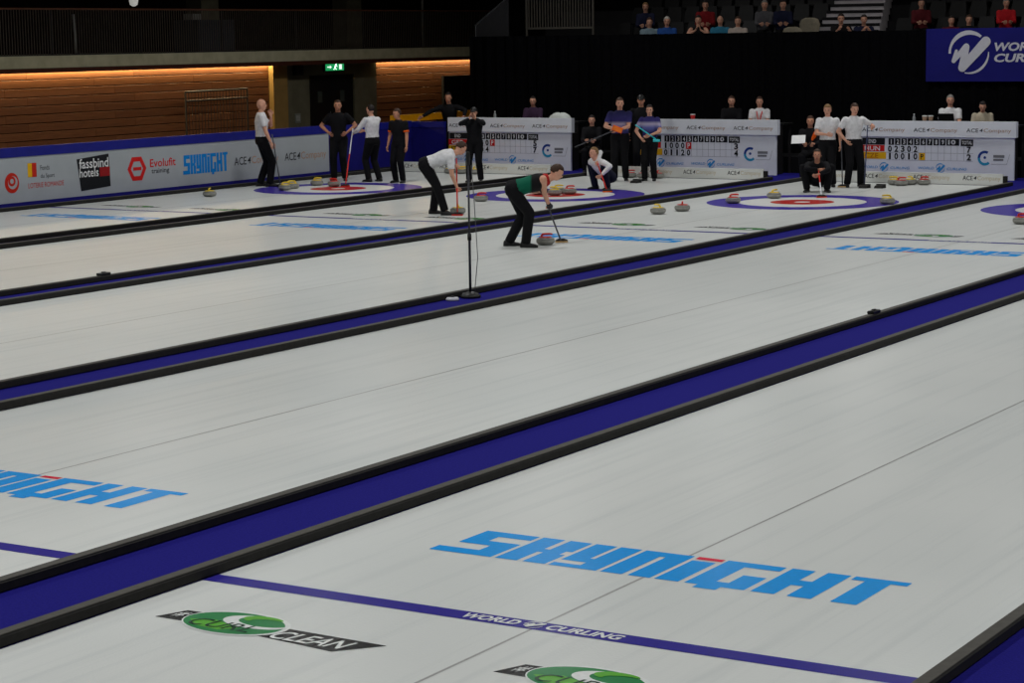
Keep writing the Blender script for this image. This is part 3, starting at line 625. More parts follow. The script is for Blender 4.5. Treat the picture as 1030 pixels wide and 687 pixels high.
stone('yellow', -11.75, -.85, 'yellow-handled stone in front, on the blue ring by the bald man')
stone('yellow', -11.88, -.40, 'yellow-handled stone just behind another at the bald man feet')
stone('yellow', -11.98, .62, 'yellow-handled stone in front of the player with hands on hips')
stone('red', -11.42, .50, 'red-handled stone on the ring near the propped broom')
stone('yellow', -4.74, -4.82, 'yellow-handled stone being swept by the white-shirted sweeper')
stone('red', -5.98, -2.05, 'red-handled stone at the rim of the house behind the slim pole')
stone('yellow', -5.42, -.12, 'yellow-handled stone at the button with red stones around it')
stone('red', -5.30, .28, 'red-handled stone at the back of the button cluster, right of the yellow')
stone('red', -5.84, -.05, 'red-handled stone at the button cluster, close to the sweeper in green')
stone('yellow', -5.62, .36, 'yellow-handled stone at the back of the button cluster')
stone('red', -.21, -9.33, 'red-handled stone led by the sweeper in green')
stone('yellow', -1.28, -3.5, 'yellow-handled stone short of the house next to a red one')
stone('red', -1.17, -2.75, 'red-handled stone short of the house next to a yellow one')
stone('red', -1.10, -.75, 'red-handled stone on the blue ring before the crouching player in black')
stone('yellow', -.89, .66, 'yellow-handled stone at the back of the house by the crouching player in black')
stone('yellow', 1.70, .08, 'yellow-handled stone on the blue ring nearest the rail')
stone('red', 5.33, -3.10, 'red-handled stone in front of the house on the empty sheet')
for k, (c, x, y) in enumerate([('yellow', -.10, 5.00), ('yellow', .20, 5.16), ('red', .48, 5.20), ('red', .12, 4.82)]):
    stone(c, x, y, ['yellow-handled stone at the end board below HUN, beside the hacks', 'yellow-handled stone in the middle of the end board row below HUN', 'red-handled stone at the end board row below HUN, toward the rail', 'red-handled stone lying out in front of the row below HUN'][k], 'stones waiting at the end boards')
for k, (c, x, y) in enumerate([('red', -6.2, 5.2), ('red', -5.86, 5.26), ('red', -6.55, 5.24)]):
    stone(c, x, y, ['red-handled stone at the end board beside the player with the teal broom', 'red-handled stone at the end board below the middle scoreboard', 'red-handled stone at the end board behind the purple shirts'][k], 'stones waiting at the end boards')
for k, (c, x, y) in enumerate([('yellow', -11.1, 5.2), ('yellow', -10.75, 5.22), ('yellow', -11.45, 5.24)]):
    stone(c, x, y, ['yellow-handled stone between two others at the end board below GER', 'yellow-handled stone at the end board below GER, next to the figure in black', 'yellow-handled stone at the end board below GER, next to the blue corner boards'][k], 'stones waiting at the end boards')
# hacks
for x, y, lab in ((-.33, 3.9, 'black rubber hack on the ice below the CZE plate, nearer the players'), (-.03, 4.0, 'black rubber hack on the ice below the CZE plate, nearer the stones'), (-5.62, 3.74, 'black rubber hack at the feet of the purple-shirted players'), (-11.0, 3.7, 'black rubber hack on the sheet by the sponsor boards')):
    t = thing('hack', (x, y, .0005), lab, 'hack', 'rubber hacks')
    MB().rings([[V((x - .09, y - .1, .001)), V((x + .09, y - .1, .001)), V((x + .09, y + .1, .001)), V((x - .09, y + .1, .001))], [V((x - .085, y - .06, .05)), V((x + .085, y - .06, .05)), V((x + .085, y + .09, .065)), V((x - .085, y + .09, .065))]]).build('rubber_block', M_foam, t)
    MB().box(x - .1, x + .1, y + .06, y + .11, .001, .08).build('foot_plate', M_black, t)

# ------------------------------------------------------------------ pole with base and small devices on the walkway
px, py = 2.44, -15.67
t = thing('microphone_pole', (px, py, .0045), 'slim black pole on a round base standing on the blue walkway', 'pole')
MB().lathe([(.13, .0045), (.13, .03), (.09, .06), (.03, .08)], 24, (px, py, 0)).build('base', M_black, t, True)
MB().tube([(px, py, .05), (px, py, .75), (px, py, .76), (px, py, 1.7)], [.017, .017, .013, .013], 10).build('shaft', mat('pole_navy', (24, 25, 36), .4, .4, .05), t, True)
MB().tube([(px, py, .72), (px, py, .80)], .026, 10).build('clutch', M_black, t, True)
MB().tube([(px, py, 1.66), (px + .01, py - .02, 1.72), (px + .03, py - .05, 1.80)], [.02, .03, .025], 10, dome=True).build('microphone', M_black, t, True)
MB().tube([(px + .03, py + .02, 1.65), (px + .06, py + .03, 1.2), (px + .085, py + .05, .5), (px + .04, py + .04, .08)], .005, 6).build('cable', mat('cable_grey', (90, 90, 92), .6, .3, .05), t, True)
t = thing('floor_puck', (2.40, -16.02, .0045), 'small pale disc-shaped device on the walkway by the slim pole', 'device')
MB().lathe([(.08, .0045), (.085, .02), (.07, .04), (.03, .045)], 20, (2.40, -16.02, 0)).build('shell', mat('device_white', (190, 192, 200), .4, .4, .05), t, True)
MB().lathe([(.03, .045), (.028, .055), (.01, .058)], 14, (2.40, -16.02, 0)).build('lens', M_black, t, True)
def clamp(x, y, lab):
    t = thing('rail_sensor', (x, y, .0765), lab, 'device', 'small sensors on the rails')
    MB().bevbox(x - .04, x + .04, y - .10, y + .10, .0765, .112, .008).build('case', M_black, t); MB().bevbox(x - .02, x + .02, y - .03, y + .03, .112, .125, .006).build('lens_block', M_dmetal, t)
clamp(7.745, -15.55, 'small black sensor on the rail of the broad blue walkway'); clamp(-3.205, -16.12, 'small black sensor on the rail across from the sponsor logos')

# ------------------------------------------------------------------ people
PENDING = []   # (object to finish, voxel, extra MB, extra mats)
def heading(deg): return math.radians(31.5 - deg)     # 0 away from the camera side, 90 facing along the boards to the right, 180 towards the near stand
def ik(a, tgt, l1, l2, pole):
    a = V(a); tgt = V(tgt); d = tgt - a; L = d.length; mx = (l1 + l2) * .995
    if L > mx: tgt = a + d.normalized() * mx; d = tgt - a; L = mx
    if L < abs(l1 - l2) + .03: L = abs(l1 - l2) + .03
    x = (l1 * l1 - l2 * l2 + L * L) / (2 * L); h = math.sqrt(max(0, l1 * l1 - x * x)); u = d.normalized(); p = V(pole); p = p - u * p.dot(u)
    p = p.normalized() if p.length > 1e-5 else u.orthogonal().normalized()
    return a + u * x + p * h, tgt
SKIN = [mat('skin_light', (214, 160, 134), .6, .3, .06, 30), mat('skin_tan', (196, 140, 112), .6, .3, .06, 30)]
M_eye = mat('eye_dark', (40, 30, 28), .3, .5, .05); M_lip = mat('lip', (168, 92, 84), .5, .3, .05)
def cloth(key, c): return mat('cloth_' + key, c, .85, .15, .12, 18, .25)
HAIR = {k: mat('hair_' + k, c, .6, .3, .25, 60, .3) for k, c in {'brown': (62, 42, 30), 'dark': (32, 24, 21), 'blond': (128, 98, 62), 'grey': (140, 136, 130), 'white': (190, 186, 178)}.items()}
def band_mat(key, stops, lo, hi, axis='Z'):
    # printed garment: colour bands along the garment height
    m = bpy.data.materials.new(key); m.use_nodes = True; nt = m.node_tree; N = nt.nodes; L = nt.links; b = N['Principled BSDF']
    tc = N.new('ShaderNodeTexCoord'); sx = N.new('ShaderNodeSeparateXYZ'); mr = N.new('ShaderNodeMapRange'); rp = N.new('ShaderNodeValToRGB')
    mr.inputs[1].default_value = lo; mr.inputs[2].default_value = hi
    L.new(tc.outputs['Object'], sx.inputs[0]); L.new(sx.outputs[axis], mr.inputs[0]); L.new(mr.outputs[0], rp.inputs[0]); L.new(rp.outputs[0], b.inputs['Base Color'])
    e = rp.color_ramp.elements
    while len(e) > 1: e.remove(e[-1])
    e[0].position = stops[0][0]; e[0].color = lin(stops[0][1])
    for p, c in stops[1:]: k = e.new(p); k.color = lin(c)
    b.inputs['Roughness'].default_value = .85; b.inputs['Specular IOR Level'].default_value = .15
    return m
def person(label, x, y, deg, h, shirt, trousers, hair='brown', sleeve='short', shoes=None, pose=None, z=0.0, vox=.0145, skin=0, group=None, hairstyle='short', gloves=None, stout=1.05, theta=None, trim=None):
    p = dict(P=(0, 0, .94), lean=2, side=0, twist=0, head=(0, 0), LH=(-.27, .06, .90), RH=(.27, .06, .90), LE=(-.3, -1, 0), RE=(.3, -1, 0), LF=(-.11, 0, 0, 8), RF=(.11, .02, 0, -8), LK=(0, 1, 0), RK=(0, 1, 0), LD=None, RD=None, curl=.5)
    p.update(pose or {}); s = h / 1.745
    R3 = lambda a, ax: Matrix.Rotation(math.radians(a), 3, ax)
    P = V(p['P']); T3 = R3(-p['lean'], 'X'); T3 = R3(p['side'], 'Y') @ T3
    up = T3 @ V((0, 0, 1)); fw = T3 @ V((0, 1, 0)); rt = T3 @ V((1, 0, 0))
    tw = Matrix.Rotation(math.radians(p['twist']), 3, up); sr = tw @ rt; sf = tw @ fw
    neck = P + up * .53; shL = P + up * .465 - sr * .170 * stout; shR = P + up * .465 + sr * .170 * stout
    hy, hp = p['head']; h0 = Matrix.Rotation(math.radians(hy), 3, 'Z') @ V((sf.x, sf.y, 0)).normalized() if abs(sf.z) < .95 else V((0, 1, 0))
    hr = h0.cross(V((0, 0, 1))); H3 = Matrix.Rotation(math.radians(hp), 3, hr); hf = H3 @ h0; hu = H3 @ V((0, 0, 1))
    hc = neck + (up * .6 + hu * .4).normalized() * .075 + hu * .085 + hf * .02
    elL, wrL = ik(shL, V(p['LH']), .29, .255, p['LE']); elR, wrR = ik(shR, V(p['RH']), .29, .255, p['RE'])
    hipL = P - rt * .092 - up * .03; hipR = P + rt * .092 - up * .03
    fL = V(p['LF'][:3]); fR = V(p['RF'][:3])
    knL, anL = ik(hipL, fL + V((0, 0, .095)), .435, .425, p['LK']); knR, anR = ik(hipR, fR + V((0, 0, .095)), .435, .425, p['RK'])
    def torso(mb, e, lo=-.10, hi=.53, nk=True):
        prof = [(-.10, .125, .10), (-.05, .16, .118), (.0, .165, .12), (.08, .152, .11), (.17, .143, .103), (.28, .162, .112), (.37, .178, .115), (.43, .178, .102), (.475, .152, .088), (.50, .120, .08), (.525, .080, .07), (.55, .060, .058)]
        rs = []
        for d, a, b in prof:
            if d < lo - 1e-6 or d > hi: continue
            k = min(1, max(0, d / .45)); r_ = (rt * (1 - k) + sr * k).normalized(); f_ = up.cross(r_)
            a = a * stout + e; b = b * stout + e
            rs.append([P + up * d + r_ * a * math.cos(q) * (1 if True else 1) + f_ * b * math.sin(q) for q in [2 * math.pi * i / 20 for i in range(20)]])
        mb.rings(rs)
    def foot(f): a = math.radians(f[3]); d = V((-math.sin(a), math.cos(a), 0)); return V(f[:3]), d, d.cross(V((0, 0, 1)))
    body = MB(); torso(body, -.008, -.10, .51)
    body.tube([P + up * .47, neck + up * .01, hc - hu * .06], [.062, .056, .052], 12, dome=True)
    hax = (hr, hf, hu)
    body.ell(hc + hu * .015, .077, .097, .105, hax); body.ell(hc - hu * .055 + hf * .022, .058, .072, .062, hax)
    body.ell(hc - hu * .012 + hf * .100, .013, .018, .024, hax, 8, 6)
    for q in (-1, 1): body.ell(hc + hr * q * .077 - hu * .01 - hf * .005, .012, .02, .03, hax, 8, 6)
    hands = []
    for sh, el, wr, D, q in ((shL, elL, wrL, p['LD'], -1), (shR, elR, wrR, p['RD'], 1)):
        body.tube([sh, sh.lerp(el, .5), el], [.058 * stout, .05, .041], 12, dome=True); body.tube([el, el.lerp(wr, .35), wr], [.042, .041, .027], 12, dome=True)
        d = V(D).normalized() if D else (wr - el).normalized()
        side = (d.cross(V((0, 0, 1))) if abs(d.z) < .9 else d.cross(V((-sf).normalized()))).normalized()
        # palm plane: thumb points forward/up
        n = sr * q; n = (n - d * n.dot(d)); n = n.normalized() if n.length > .05 else side; th = n.cross(d).normalized()
        if th.dot(sf) < 0: th = -th
        body.ell(wr + d * .05, .021, .042, .055, (n, th, d), 10, 7)
        hands.append((wr, d, n, th, q))
    for hp_, kn, an, f in ((hipL, knL, anL, p['LF']), (hipR, knR, anR, p['RF'])):
        body.tube([hp_, hp_.lerp(kn, .5), kn], [.085 * stout, .072, .055], 12, dome=True); body.tube([kn, kn.lerp(an, .35), an], [.055, .054, .036], 12, dome=True)
        fp, d, r_ = foot(f); body.ell(an + d * .02 - V((0, 0, .05)), .028, .06, .028, (r_, d, V((0, 0, 1))), 10, 7)
    ex = MB()
    for wr, d, n, th, q in hands:
        c = p['curl']
        for k, (off, ln) in enumerate(((.030, .072), (.010, .080), (-.011, .075), (-.030, .060))):
            a = wr + d * .085 + th * off; pts = [a - d * .02, a]; dd = d; inw = -n
            for j in range(3):
                ang = c * (.7 + .5 * j); dd2 = (d * math.cos(ang) + inw * math.sin(ang)).normalized(); pts.append(pts[-1] + dd2 * ln * (.42, .33, .25)[j])
            ex.tube(pts, [.009, .0095, .009, .008, .0065], 7, 0)
        a = wr + d * .03 + th * .032
        ex.tube([a - th * .012, a + th * .018 + d * .022, a + th * .024 + d * .05 - n * .012, a + th * .016 + d * .072 - n * .022 * (1 + c)], [.011, .012, .010, .0075], 7, 0)
    for q in (-1, 1): ex.ell(hc + hf * .090 + hr * q * .032 + hu * .015, .012, .008, .008, hax, 8, 6, 1)
    ex.tube([hc + hf * .088 - hu * .058 - hr * .024, hc + hf * .096 - hu * .056, hc + hf * .088 - hu * .058 + hr * .024], [.005, .008, .005], 6, 2)
    def mk(name, mb, m, parent=None, smooth=False):
        mb.v = [tuple(c * s for c in v) for v in mb.v]
        o = mb.build(name, m, None, smooth)
        if parent: o.parent = parent
        return o
    o = mk('person', body, [SKIN[skin], M_eye, M_lip]); ex.v = [tuple(c * s for c in v) for v in ex.v]
    o.location = (x, y, z); o.rotation_euler.z = heading(deg) if theta is None else theta
    tag(o, label, 'person', group); PENDING.append((o, vox * s, ex))
    # garments
    g = MB(); torso(g, .014, -.10, .56)
    if sleeve != 'none':
        for sh, el, wr in ((shL, elL, wrL), (shR, elR, wrR)):
            if sleeve == 'short': e2 = sh.lerp(el, .72); g.tube([sh - (el - sh) * .10, sh, e2], [.045, .070 * stout, .064], 14)
            else: g.tube([sh - (el - sh) * .08, sh, sh.lerp(el, .6), el], [.045, .070 * stout, .062, .055], 14, dome=True); g.tube([el, el.lerp(wr, .4), el.lerp(wr, .94)], [.055, .052, .04], 14)
    if sleeve != 'none':
        for sh in (shL, shR): g.ell(sh - up * .004, .074 * stout, .074 * stout, .074, None, 14, 9)
    so = mk('shirt', g, shirt if not isinstance(shirt, str) else MATS[shirt], o); PENDING.append((so, vox * s * 1.1, None))
    g = MB(); torso(g, .017, -.10, .085)
    for hp_, kn, an in ((hipL, knL, anL), (hipR, knR, anR)):
        g.tube([hp_, hp_.lerp(kn, .5), kn], [.110 * stout, .097, .082], 14, dome=True); g.tube([kn, kn.lerp(an, .35), an - V((0, 0, .035))], [.082, .080, .072], 14)
    to = mk('trousers', g, trousers, o); PENDING.append((to, vox * s * 1.1, None))
    for f in (p['LF'], p['RF']):
        fp, d, r_ = foot(f); U_ = V((0, 0, 1)); rs = []
        for q, wd, hh in ((-.085, .02, .05), (-.075, .036, .085), (-.03, .042, .10), (.03, .043, .088), (.09, .047, .062), (.15, .044, .05), (.185, .022, .03)):
            c = fp + d * q; rs.append([c - r_ * wd * .85 + U_ * .002, c + r_ * wd * .85 + U_ * .002, c + r_ * wd + U_ * .022, c + r_ * wd * .8 + U_ * hh * .8, c + r_ * wd * .3 + U_ * hh, c - r_ * wd * .3 + U_ * hh, c - r_ * wd * .8 + U_ * hh * .8, c - r_ * wd + U_ * .022])
        sh_ = MB().rings(rs); sm = shoes or M_black
        mk('shoe', sh_, sm, o, True)
    if hair:
        def hf_fn(d):
            # d = (right, forward, up) on the sphere: pull the face region inside the head
            if hairstyle == 'long': cut = d[1] > .30 and d[2] < .45
            else: cut = (d[1] > .25 and d[2] < .50) or d[2] < -.45 or (d[1] > -.1 and d[2] < -.02)
            k = .80 if cut else 1.0
            return (d[0] * k, d[1] * k, d[2] * k)
        g = MB(); g.ell(hc + hu * .022 - hf * .008, .086, .106, .112, hax, 22, 16, 0, hf_fn)
        if hairstyle == 'long': g.ell(hc - hu * .07 - hf * .055, .068, .05, .12, hax, 12, 8)
        if hairstyle == 'bun': g.ell(hc + hu * .06 - hf * .105, .04, .04, .04, hax, 10, 8)
        mk('hair', g, HAIR[hair], o, True)
        if hairstyle == 'cap':
            c = MB().ell(hc + hu * .04 - hf * .004, .09, .11, .098, hax, 20, 12, 0, lambda d: (d[0], d[1], max(d[2], -.05)))
            c.rings([[hc + hu * .055 + hf * .09 + hr * .07, hc + hu * .055 + hf * .09 - hr * .07, hc + hu * .045 + hf * .09 - hr * .07, hc + hu * .045 + hf * .09 + hr * .07], [hc + hu * .035 + hf * .175 + hr * .05, hc + hu * .035 + hf * .175 - hr * .05, hc + hu * .028 + hf * .175 - hr * .05, hc + hu * .028 + hf * .175 + hr * .05]])
            mk('cap', c, M_black, o, True)
    if trim:
        g = MB()
        for sh, el in ((shL, elL), (shR, elR)): g.tube([sh.lerp(el, .60), sh.lerp(el, .74)], [.070, .069], 14)
        mk('sleeve_trim', g, trim, o, True)
    if gloves:
        for wr, d, n, th, q in hands:
            g = MB(); g.ell(wr + d * .055, .032, .052, .062, (n, th, d), 12, 8); g.tube([wr - d * .02, wr + d * .02], .036, 10)
            mk('glove', g, gloves, o, True)
    o['hands'] = [0.0]; del o['hands']
    Rz = Matrix.Rotation(o.rotation_euler.z, 3, 'Z')
    o_w = lambda v: V((x, y, z)) + Rz @ (V(v) * s)
    return o, {'LW': o_w(wrL + hands[0][1] * .07), 'RW': o_w(wrR + hands[1][1] * .07), 'w': o_w, 'head': o_w(hc), 'sho': (o_w(shL), o_w(shR)), 'pel': o_w(P)}
def broom(a, b, label, mh, mp, grp=None, wide=(1, 0, 0), tip=None):
    # a: top of handle, b: brush head on the ice
    a = V(a); b = V(b); t = thing('curling_broom', b, label, 'broom', grp or 'curling brooms')
    d = (a - b).normalized()
    MB().tube([b + d * .05, b.lerp(a, .55)], .0135, 10).build('handle', mh, t, True)
    MB().tube([b.lerp(a, .55), a], [.0135, .0125], 10, dome=False).build('upper_handle', tip or mh, t, True)
    wv = V(wide).normalized(); lv = V((-wv.y, wv.x, 0))
    h = MB().rings([[b + wv * (sx * .10 * k) + lv * (sy * .032 * k) + V((0, 0, z)) for sx, sy in ((-1, -1), (1, -1), (1, 1), (-1, 1))] for z, k in ((.022, 1), (.04, .95), (.062, .45))]).build('brush_head', M_black if mp is not M_black else M_dmetal, t)
    pd = MB().rings([[b + wv * (sx * .10) + lv * (sy * .036) + V((0, 0, z)) for sx, sy in ((-1, -1), (1, -1), (1, 1), (-1, 1))] for z in (.003, .024)]).build('brush_pad', mp, h)
    pd.matrix_parent_inverse = Matrix()
    return t
def to_local(x, y, deg, h, wpt):
    return (Matrix.Rotation(-heading(deg), 3, 'Z') @ (V(wpt) - V((x, y, 0)))) * (1.745 / h)
def grips(x, y, deg, h, head, top, ts, sh=(0, .3, 1.2)):
    # wrist targets on a broom that runs from the head on the ice (world) to a local top point
    b = to_local(x, y, deg, h, head); a = V(top); out = []
    for t in ts: q = b + (a - b) * t; out.append(q + (V(sh) - q).normalized() * .065)
    return out
C_white = cloth('white', (222, 222, 224)); C_black = cloth('black', (20, 20, 23)); C_trous = cloth('trouser_black', (17, 17, 20)); C_navy = cloth('navy', (28, 30, 46))
C_green = band_mat('cloth_green_vest', [(0, (14, 86, 66)), (.56, (16, 96, 74)), (.62, (24, 24, 26)), (.86, (26, 24, 26)), (.90, (170, 36, 34)), (1, (170, 36, 34))], -.12, .52, 'Y')
M_wood_p = mat('broom_white', (222, 224, 228), .4, .4, .03); M_redp = mat('broom_red', (206, 40, 30), .5, .3, .05); M_orange = mat('pad_orange', (238, 96, 20), .7, .2, .08); M_tealb = mat('broom_teal', (40, 190, 200), .4, .4, .05); M_padtan = mat('pad_tan', (204, 168, 116), .8, .2, .1); M_grey_h = mat('broom_grey', (70, 72, 78), .4, .4, .05)

# sheet beside the sponsor boards
o, j = person('bald person in white shirt and black trousers with hand at chin', -12.96, -.05, 78, 1.93, C_white, C_trous, None, pose=dict(LH=(-.03, .20, 1.40), LE=(-.5, .5, -1), RH=(.26, .16, .86), head=(-8, 2), lean=-1, LF=(-.10, -.06, 0, 5), RF=(.10, .12, 0, -5), LD=(.1, -.25, 1)), skin=0)
fr_txt = (o, j)
broom(j['RW'] + V((0, 0, .25)), V((j['RW'].x + .12, j['RW'].y + .1, .003)), 'slim dark broom hanging from the bald player hand', M_grey_h, M_black)
person('person in black polo with both hands on hips', -12.46, 2.15, 186, 1.84, C_black, C_trous, 'brown', pose=dict(LH=(-.20, .10, 1.05), LE=(-1, -.35, .1), RH=(.20, .10, 1.05), RE=(1, -.35, .1), LD=(.6, .7, -.5), RD=(-.6, .7, -.5), head=(6, 0), LF=(-.12, 0, 0, 12), RF=(.12, 0, 0, -12)), skin=1, stout=1.05)
o, j = person('person in white long-sleeved top resting hand on a broom', -11.50, 2.12, 315, 1.74, C_white, C_trous, 'dark', 'long', pose=dict(LH=(-.20, .40, 1.12), LE=(-.7, -.4, -.5), RH=(.05, .34, 1.15), RE=(.8, -.3, -.4), head=(4, -6), LF=(-.10, .04, 0, 10), RF=(.12, -.08, 0, -14)))
broom(j['LW'] + V((0, 0, .1)), (-11.12, .50, .003), 'red and white broom propped on the blue ring by a player in white', M_redp, M_redp, tip=M_wood_p, wide=(.6, .8, 0))
o, j = person('person in black polo shirt with orange sleeve trim', -10.72, 2.05, 205, 1.66, C_black, C_trous, 'brown', 'short', pose=dict(LH=(-.26, .12, .86), RH=(.28, .04, .88), head=(-28, -8), LF=(-.11, .05, 0, 10), RF=(.13, -.04, 0, -16)), skin=1, trim=M_orange)
# sheet end: dark man at the boards, figure in black
person('person in dark clothes leaning one arm on the blue board', -13.05, 7.75, 195, 1.86, C_black, C_trous, 'dark', 'long', pose=dict(RH=(.62, .42, 1.16), RE=(.3, -.4, .8), LH=(-.45, .40, 1.18), LE=(-.6, -.4, .3), lean=10, head=(0, -5)), skin=1)
person('person in black tracksuit with both hands raised to the face', -9.22, 2.85, 190, 1.66, C_black, C_trous, 'dark', 'long', z=0.0, pose=dict(LH=(-.07, .20, 1.50), LE=(-1, .2, -.6), RH=(.07, .20, 1.50), RE=(1, .2, -.6), LD=(.2, -.2, 1), RD=(-.2, -.2, 1), head=(0, -2), LF=(-.14, 0, 0, 10), RF=(.14, .04, 0, -10)), hairstyle='cap', stout=1.08)
# white-shirted sweeper
C_whitered = C_white
hd, tp = (-4.53, -5.16, .003), (-.02, .34, 1.0); g1, g2 = grips(-4.99, -5.10, 92, 1.80, hd, tp, (.44, .80))
o, j = person('bending sweeper in white shirt and black trousers', -4.99, -5.10, 92, 1.80, C_white, C_trous, 'brown', pose=dict(P=(0, -.20, .90), lean=70, twist=12, head=(0, -42), RH=g1, RE=(.8, -.6, .2), LH=g2, LE=(-.8, -.4, .3), LF=(-.20, -.10, 0, 6), RF=(.16, .14, 0, -6), curl=1.1), shoes=M_black)

broom(j['w'](tp), hd, 'red-headed broom of the bending sweeper in white', M_redp, M_redp, wide=(.9, .3, 0))
# sweeper in green
hd, tp = (-.16, -8.92, .003), (-.02, .36, .98); g1, g2 = grips(-.48, -9.79, 92, 1.80, hd, tp, (.42, .78))
o, j = person('bending sweeper in green and black vest', -.48, -9.79, 92, 1.80, C_green, C_trous, 'brown', 'none', pose=dict(P=(.0, -.01, .87), lean=75, twist=-10, head=(0, -34), RH=g1, RE=(.6, -.8, .2), LH=g2, LE=(-.8, -.5, .4), LF=(-.12, -.10, 0, 10), RF=(.14, .16, 0, -10), curl=1.1), gloves=M_black, skin=0)
broom(j['w'](tp), hd, 'dark broom with tan pad held by the sweeper in green', M_grey_h, M_padtan, wide=(.85, .52, 0))
# crouching player in white
hd, tp = (-4.82, 1.02, .003), (-.02, .22, .66); g1, g2 = grips(-5.30, 1.70, 228, 1.72, hd, tp, (.45, .85), (0, .2, .7))
o, j = person('crouching player in white top holding an orange-headed broom', -5.30, 1.70, 228, 1.72, C_white, C_navy, 'blond', 'long', pose=dict(P=(0, -.16, .27), lean=46, head=(-10, 4), LH=g1, LE=(-.9, -.2, .3), RH=g2, RE=(.8, -.4, .2), LF=(-.16, .02, 0, 16), RF=(.18, .06, 0, -18), LK=(-.3, 1, .4), RK=(.4, 1, .3), curl=1.0))
broom(j['w'](tp), hd, 'orange-headed broom of the crouching player in white', M_redp, M_orange, wide=(.8, .5, 0))
# purple gradient pair
C_grad = band_mat('cloth_purple_gradient', [(0, (44, 34, 78)), (.22, (50, 46, 108)), (.42, (104, 110, 176)), (.54, (176, 168, 192)), (.64, (56, 52, 112)), (1, (28, 28, 62))], .92, 1.56)
o, j = person('tall player in purple gradient shirt holding an orange pad', -6.30, 4.30, 190, 1.84, C_grad, C_trous, 'brown', pose=dict(LH=(.02, .26, 1.08), LE=(-1, -.3, -.2), RH=(.08, .24, 1.10), RE=(1, -.3, -.2), head=(12, -4), LF=(-.12, 0, 0, 10), RF=(.12, .04, 0, -10)), stout=1.12)
p0 = j['w']((.02, .30, 1.10)); t = thing('curling_broom', p0, 'dark broom with orange pad held across by the tall purple-shirted player', 'broom', 'curling brooms')
ux = V((.853, .52, 0)); uy = V((-.52, .853, 0)); uz = V((-.2 * .853, -.2 * .52, .98)); ud = (ux * .93 + V((0, 0, -.36)))
MB().tube([p0 - ux * .95 - V((0, 0, .38)), p0], .0135, 10).build('handle', M_grey_h, t, True)
h_ = MB().rings([[p0 + ud * (sx * .115) + V((.36 * .853, .36 * .52, .93)) * (sy * .062 * k) - uy * e for sx, sy in ((-1, -1), (1, -1), (1, 1), (-1, 1))] for k, e in ((.7, -.02), (1, 0), (1, .03), (.8, .05))]).build('brush_head', M_orange, t)
MB().rings([[p0 + ud * (sx * .10) + V((.36 * .853, .36 * .52, .93)) * (sy * .045) - uy * e for sx, sy in ((-1, -1), (1, -1), (1, 1), (-1, 1))] for e in (.05, .06)]).build('brush_pad', mat('pad_light_orange', (246, 130, 50), .7, .2, .08), h_).matrix_parent_inverse = Matrix()
o, j = person('shorter player in purple gradient shirt with a teal broom', -5.63, 4.45, 196, 1.68, C_grad, C_trous, 'dark', pose=dict(LH=(-.06, .24, 1.06), LE=(-1, -.3, -.2), RH=(.16, .24, 1.00), RE=(1, -.3, -.2), head=(10, -4), LF=(-.10, 0, 0, 10), RF=(.12, .03, 0, -14)), hairstyle='long')
p1 = j['w']((-.20, .30, .98)); p2 = j['w']((.28, .28, 1.30))
t = thing('curling_broom', p1, 'teal broom held diagonally by the shorter purple-shirted player', 'broom', 'curling brooms')
MB().tube([p1, p2], .014, 10).build('handle', M_tealb, t, True); MB().tube([p1 + V((-.05, -.03, -.03)), p1 + V((.08, .05, -.04))], [.035, .03], 8).build('brush_head', M_tealb, t)
person('person in dark clothes standing behind the purple-shirted pair', -6.75, 6.15, 184, 1.84, C_black, C_trous, 'dark', 'long', hairstyle='cap', skin=1)
# chairs for the timekeepers
def chair(x, y, th, lab, z=0.0045):
    t = thing('folding_chair', (x, y, z), lab, 'chair', 'dark chairs behind the sheets', th)
    MBs = lambda f: f
    def ch(b, n): o = b.build(n, M_black); o.parent = t; return o
    ch(MB().bevbox(-.21, .21, -.2, .22, .43, .46, .01), 'seat'); ch(MB().bevbox(-.21, .21, -.24, -.21, .62, .86, .01), 'backrest')
    for sx in (-.2, .2): ch(MB().tube([(sx, .2, 0), (sx, .19, .43)], .012, 8), 'leg'); ch(MB().tube([(sx, -.24, 0), (sx, -.21, .43), (sx, -.225, .86)], .012, 8), 'leg')
SIT = dict(P=(0, -.06, .565), lean=4, LF=(-.13, .36, 0, 8), RF=(.13, .36, 0, -8), LK=(-.1, .3, 1), RK=(.1, .3, 1), LH=(-.10, .34, .78), RH=(.12, .34, .78), LE=(-.5, -.6, -.8), RE=(.5, -.6, -.8))
def sit(label, x, y, deg, h, shirt, hair, z=0.0045, sleeve='long', ch=None, vox=.018, **k):
    pz = dict(SIT); pz.update(k.pop('pose', {}))
    if ch: chair(x, y, heading(deg), ch, z)
    return person(label, x, y, deg, h, shirt, k.pop('trousers', C_trous), hair, sleeve, pose=pz, z=z, vox=vox, **k)
sit('person in black seated in the gap between two scoreboards', -8.45, 6.85, 188, 1.70, C_black, 'dark', ch='dark chair under the seated person between two scoreboards')
o, j = sit('seated person in black holding white papers', -2.55, 6.2, 192, 1.76, C_black, 'brown', ch='dark chair under the seated person with white papers', skin=1)
q = j['w']((.08, .44, .80)); R = Matrix.Rotation(o.rotation_euler.z, 3, 'Z')
t = thing('paper_sheets', q, 'white paper sheets held by the seated person in black', 'paper')
MB().add([R @ V(v) + q for v in ((.0, .0, 0), (.30, .02, -.01), (.30, -.14, .16), (.0, -.16, .17), (.0, .003, .004), (.30, .023, -.006), (.30, -.137, .164), (.0, -.157, .174))], [(0, 1, 2, 3), (7, 6, 5, 4), (0, 4, 5, 1), (1, 5, 6, 2), (2, 6, 7, 3), (3, 7, 4, 0)]).build('sheet', M_twhite, t)
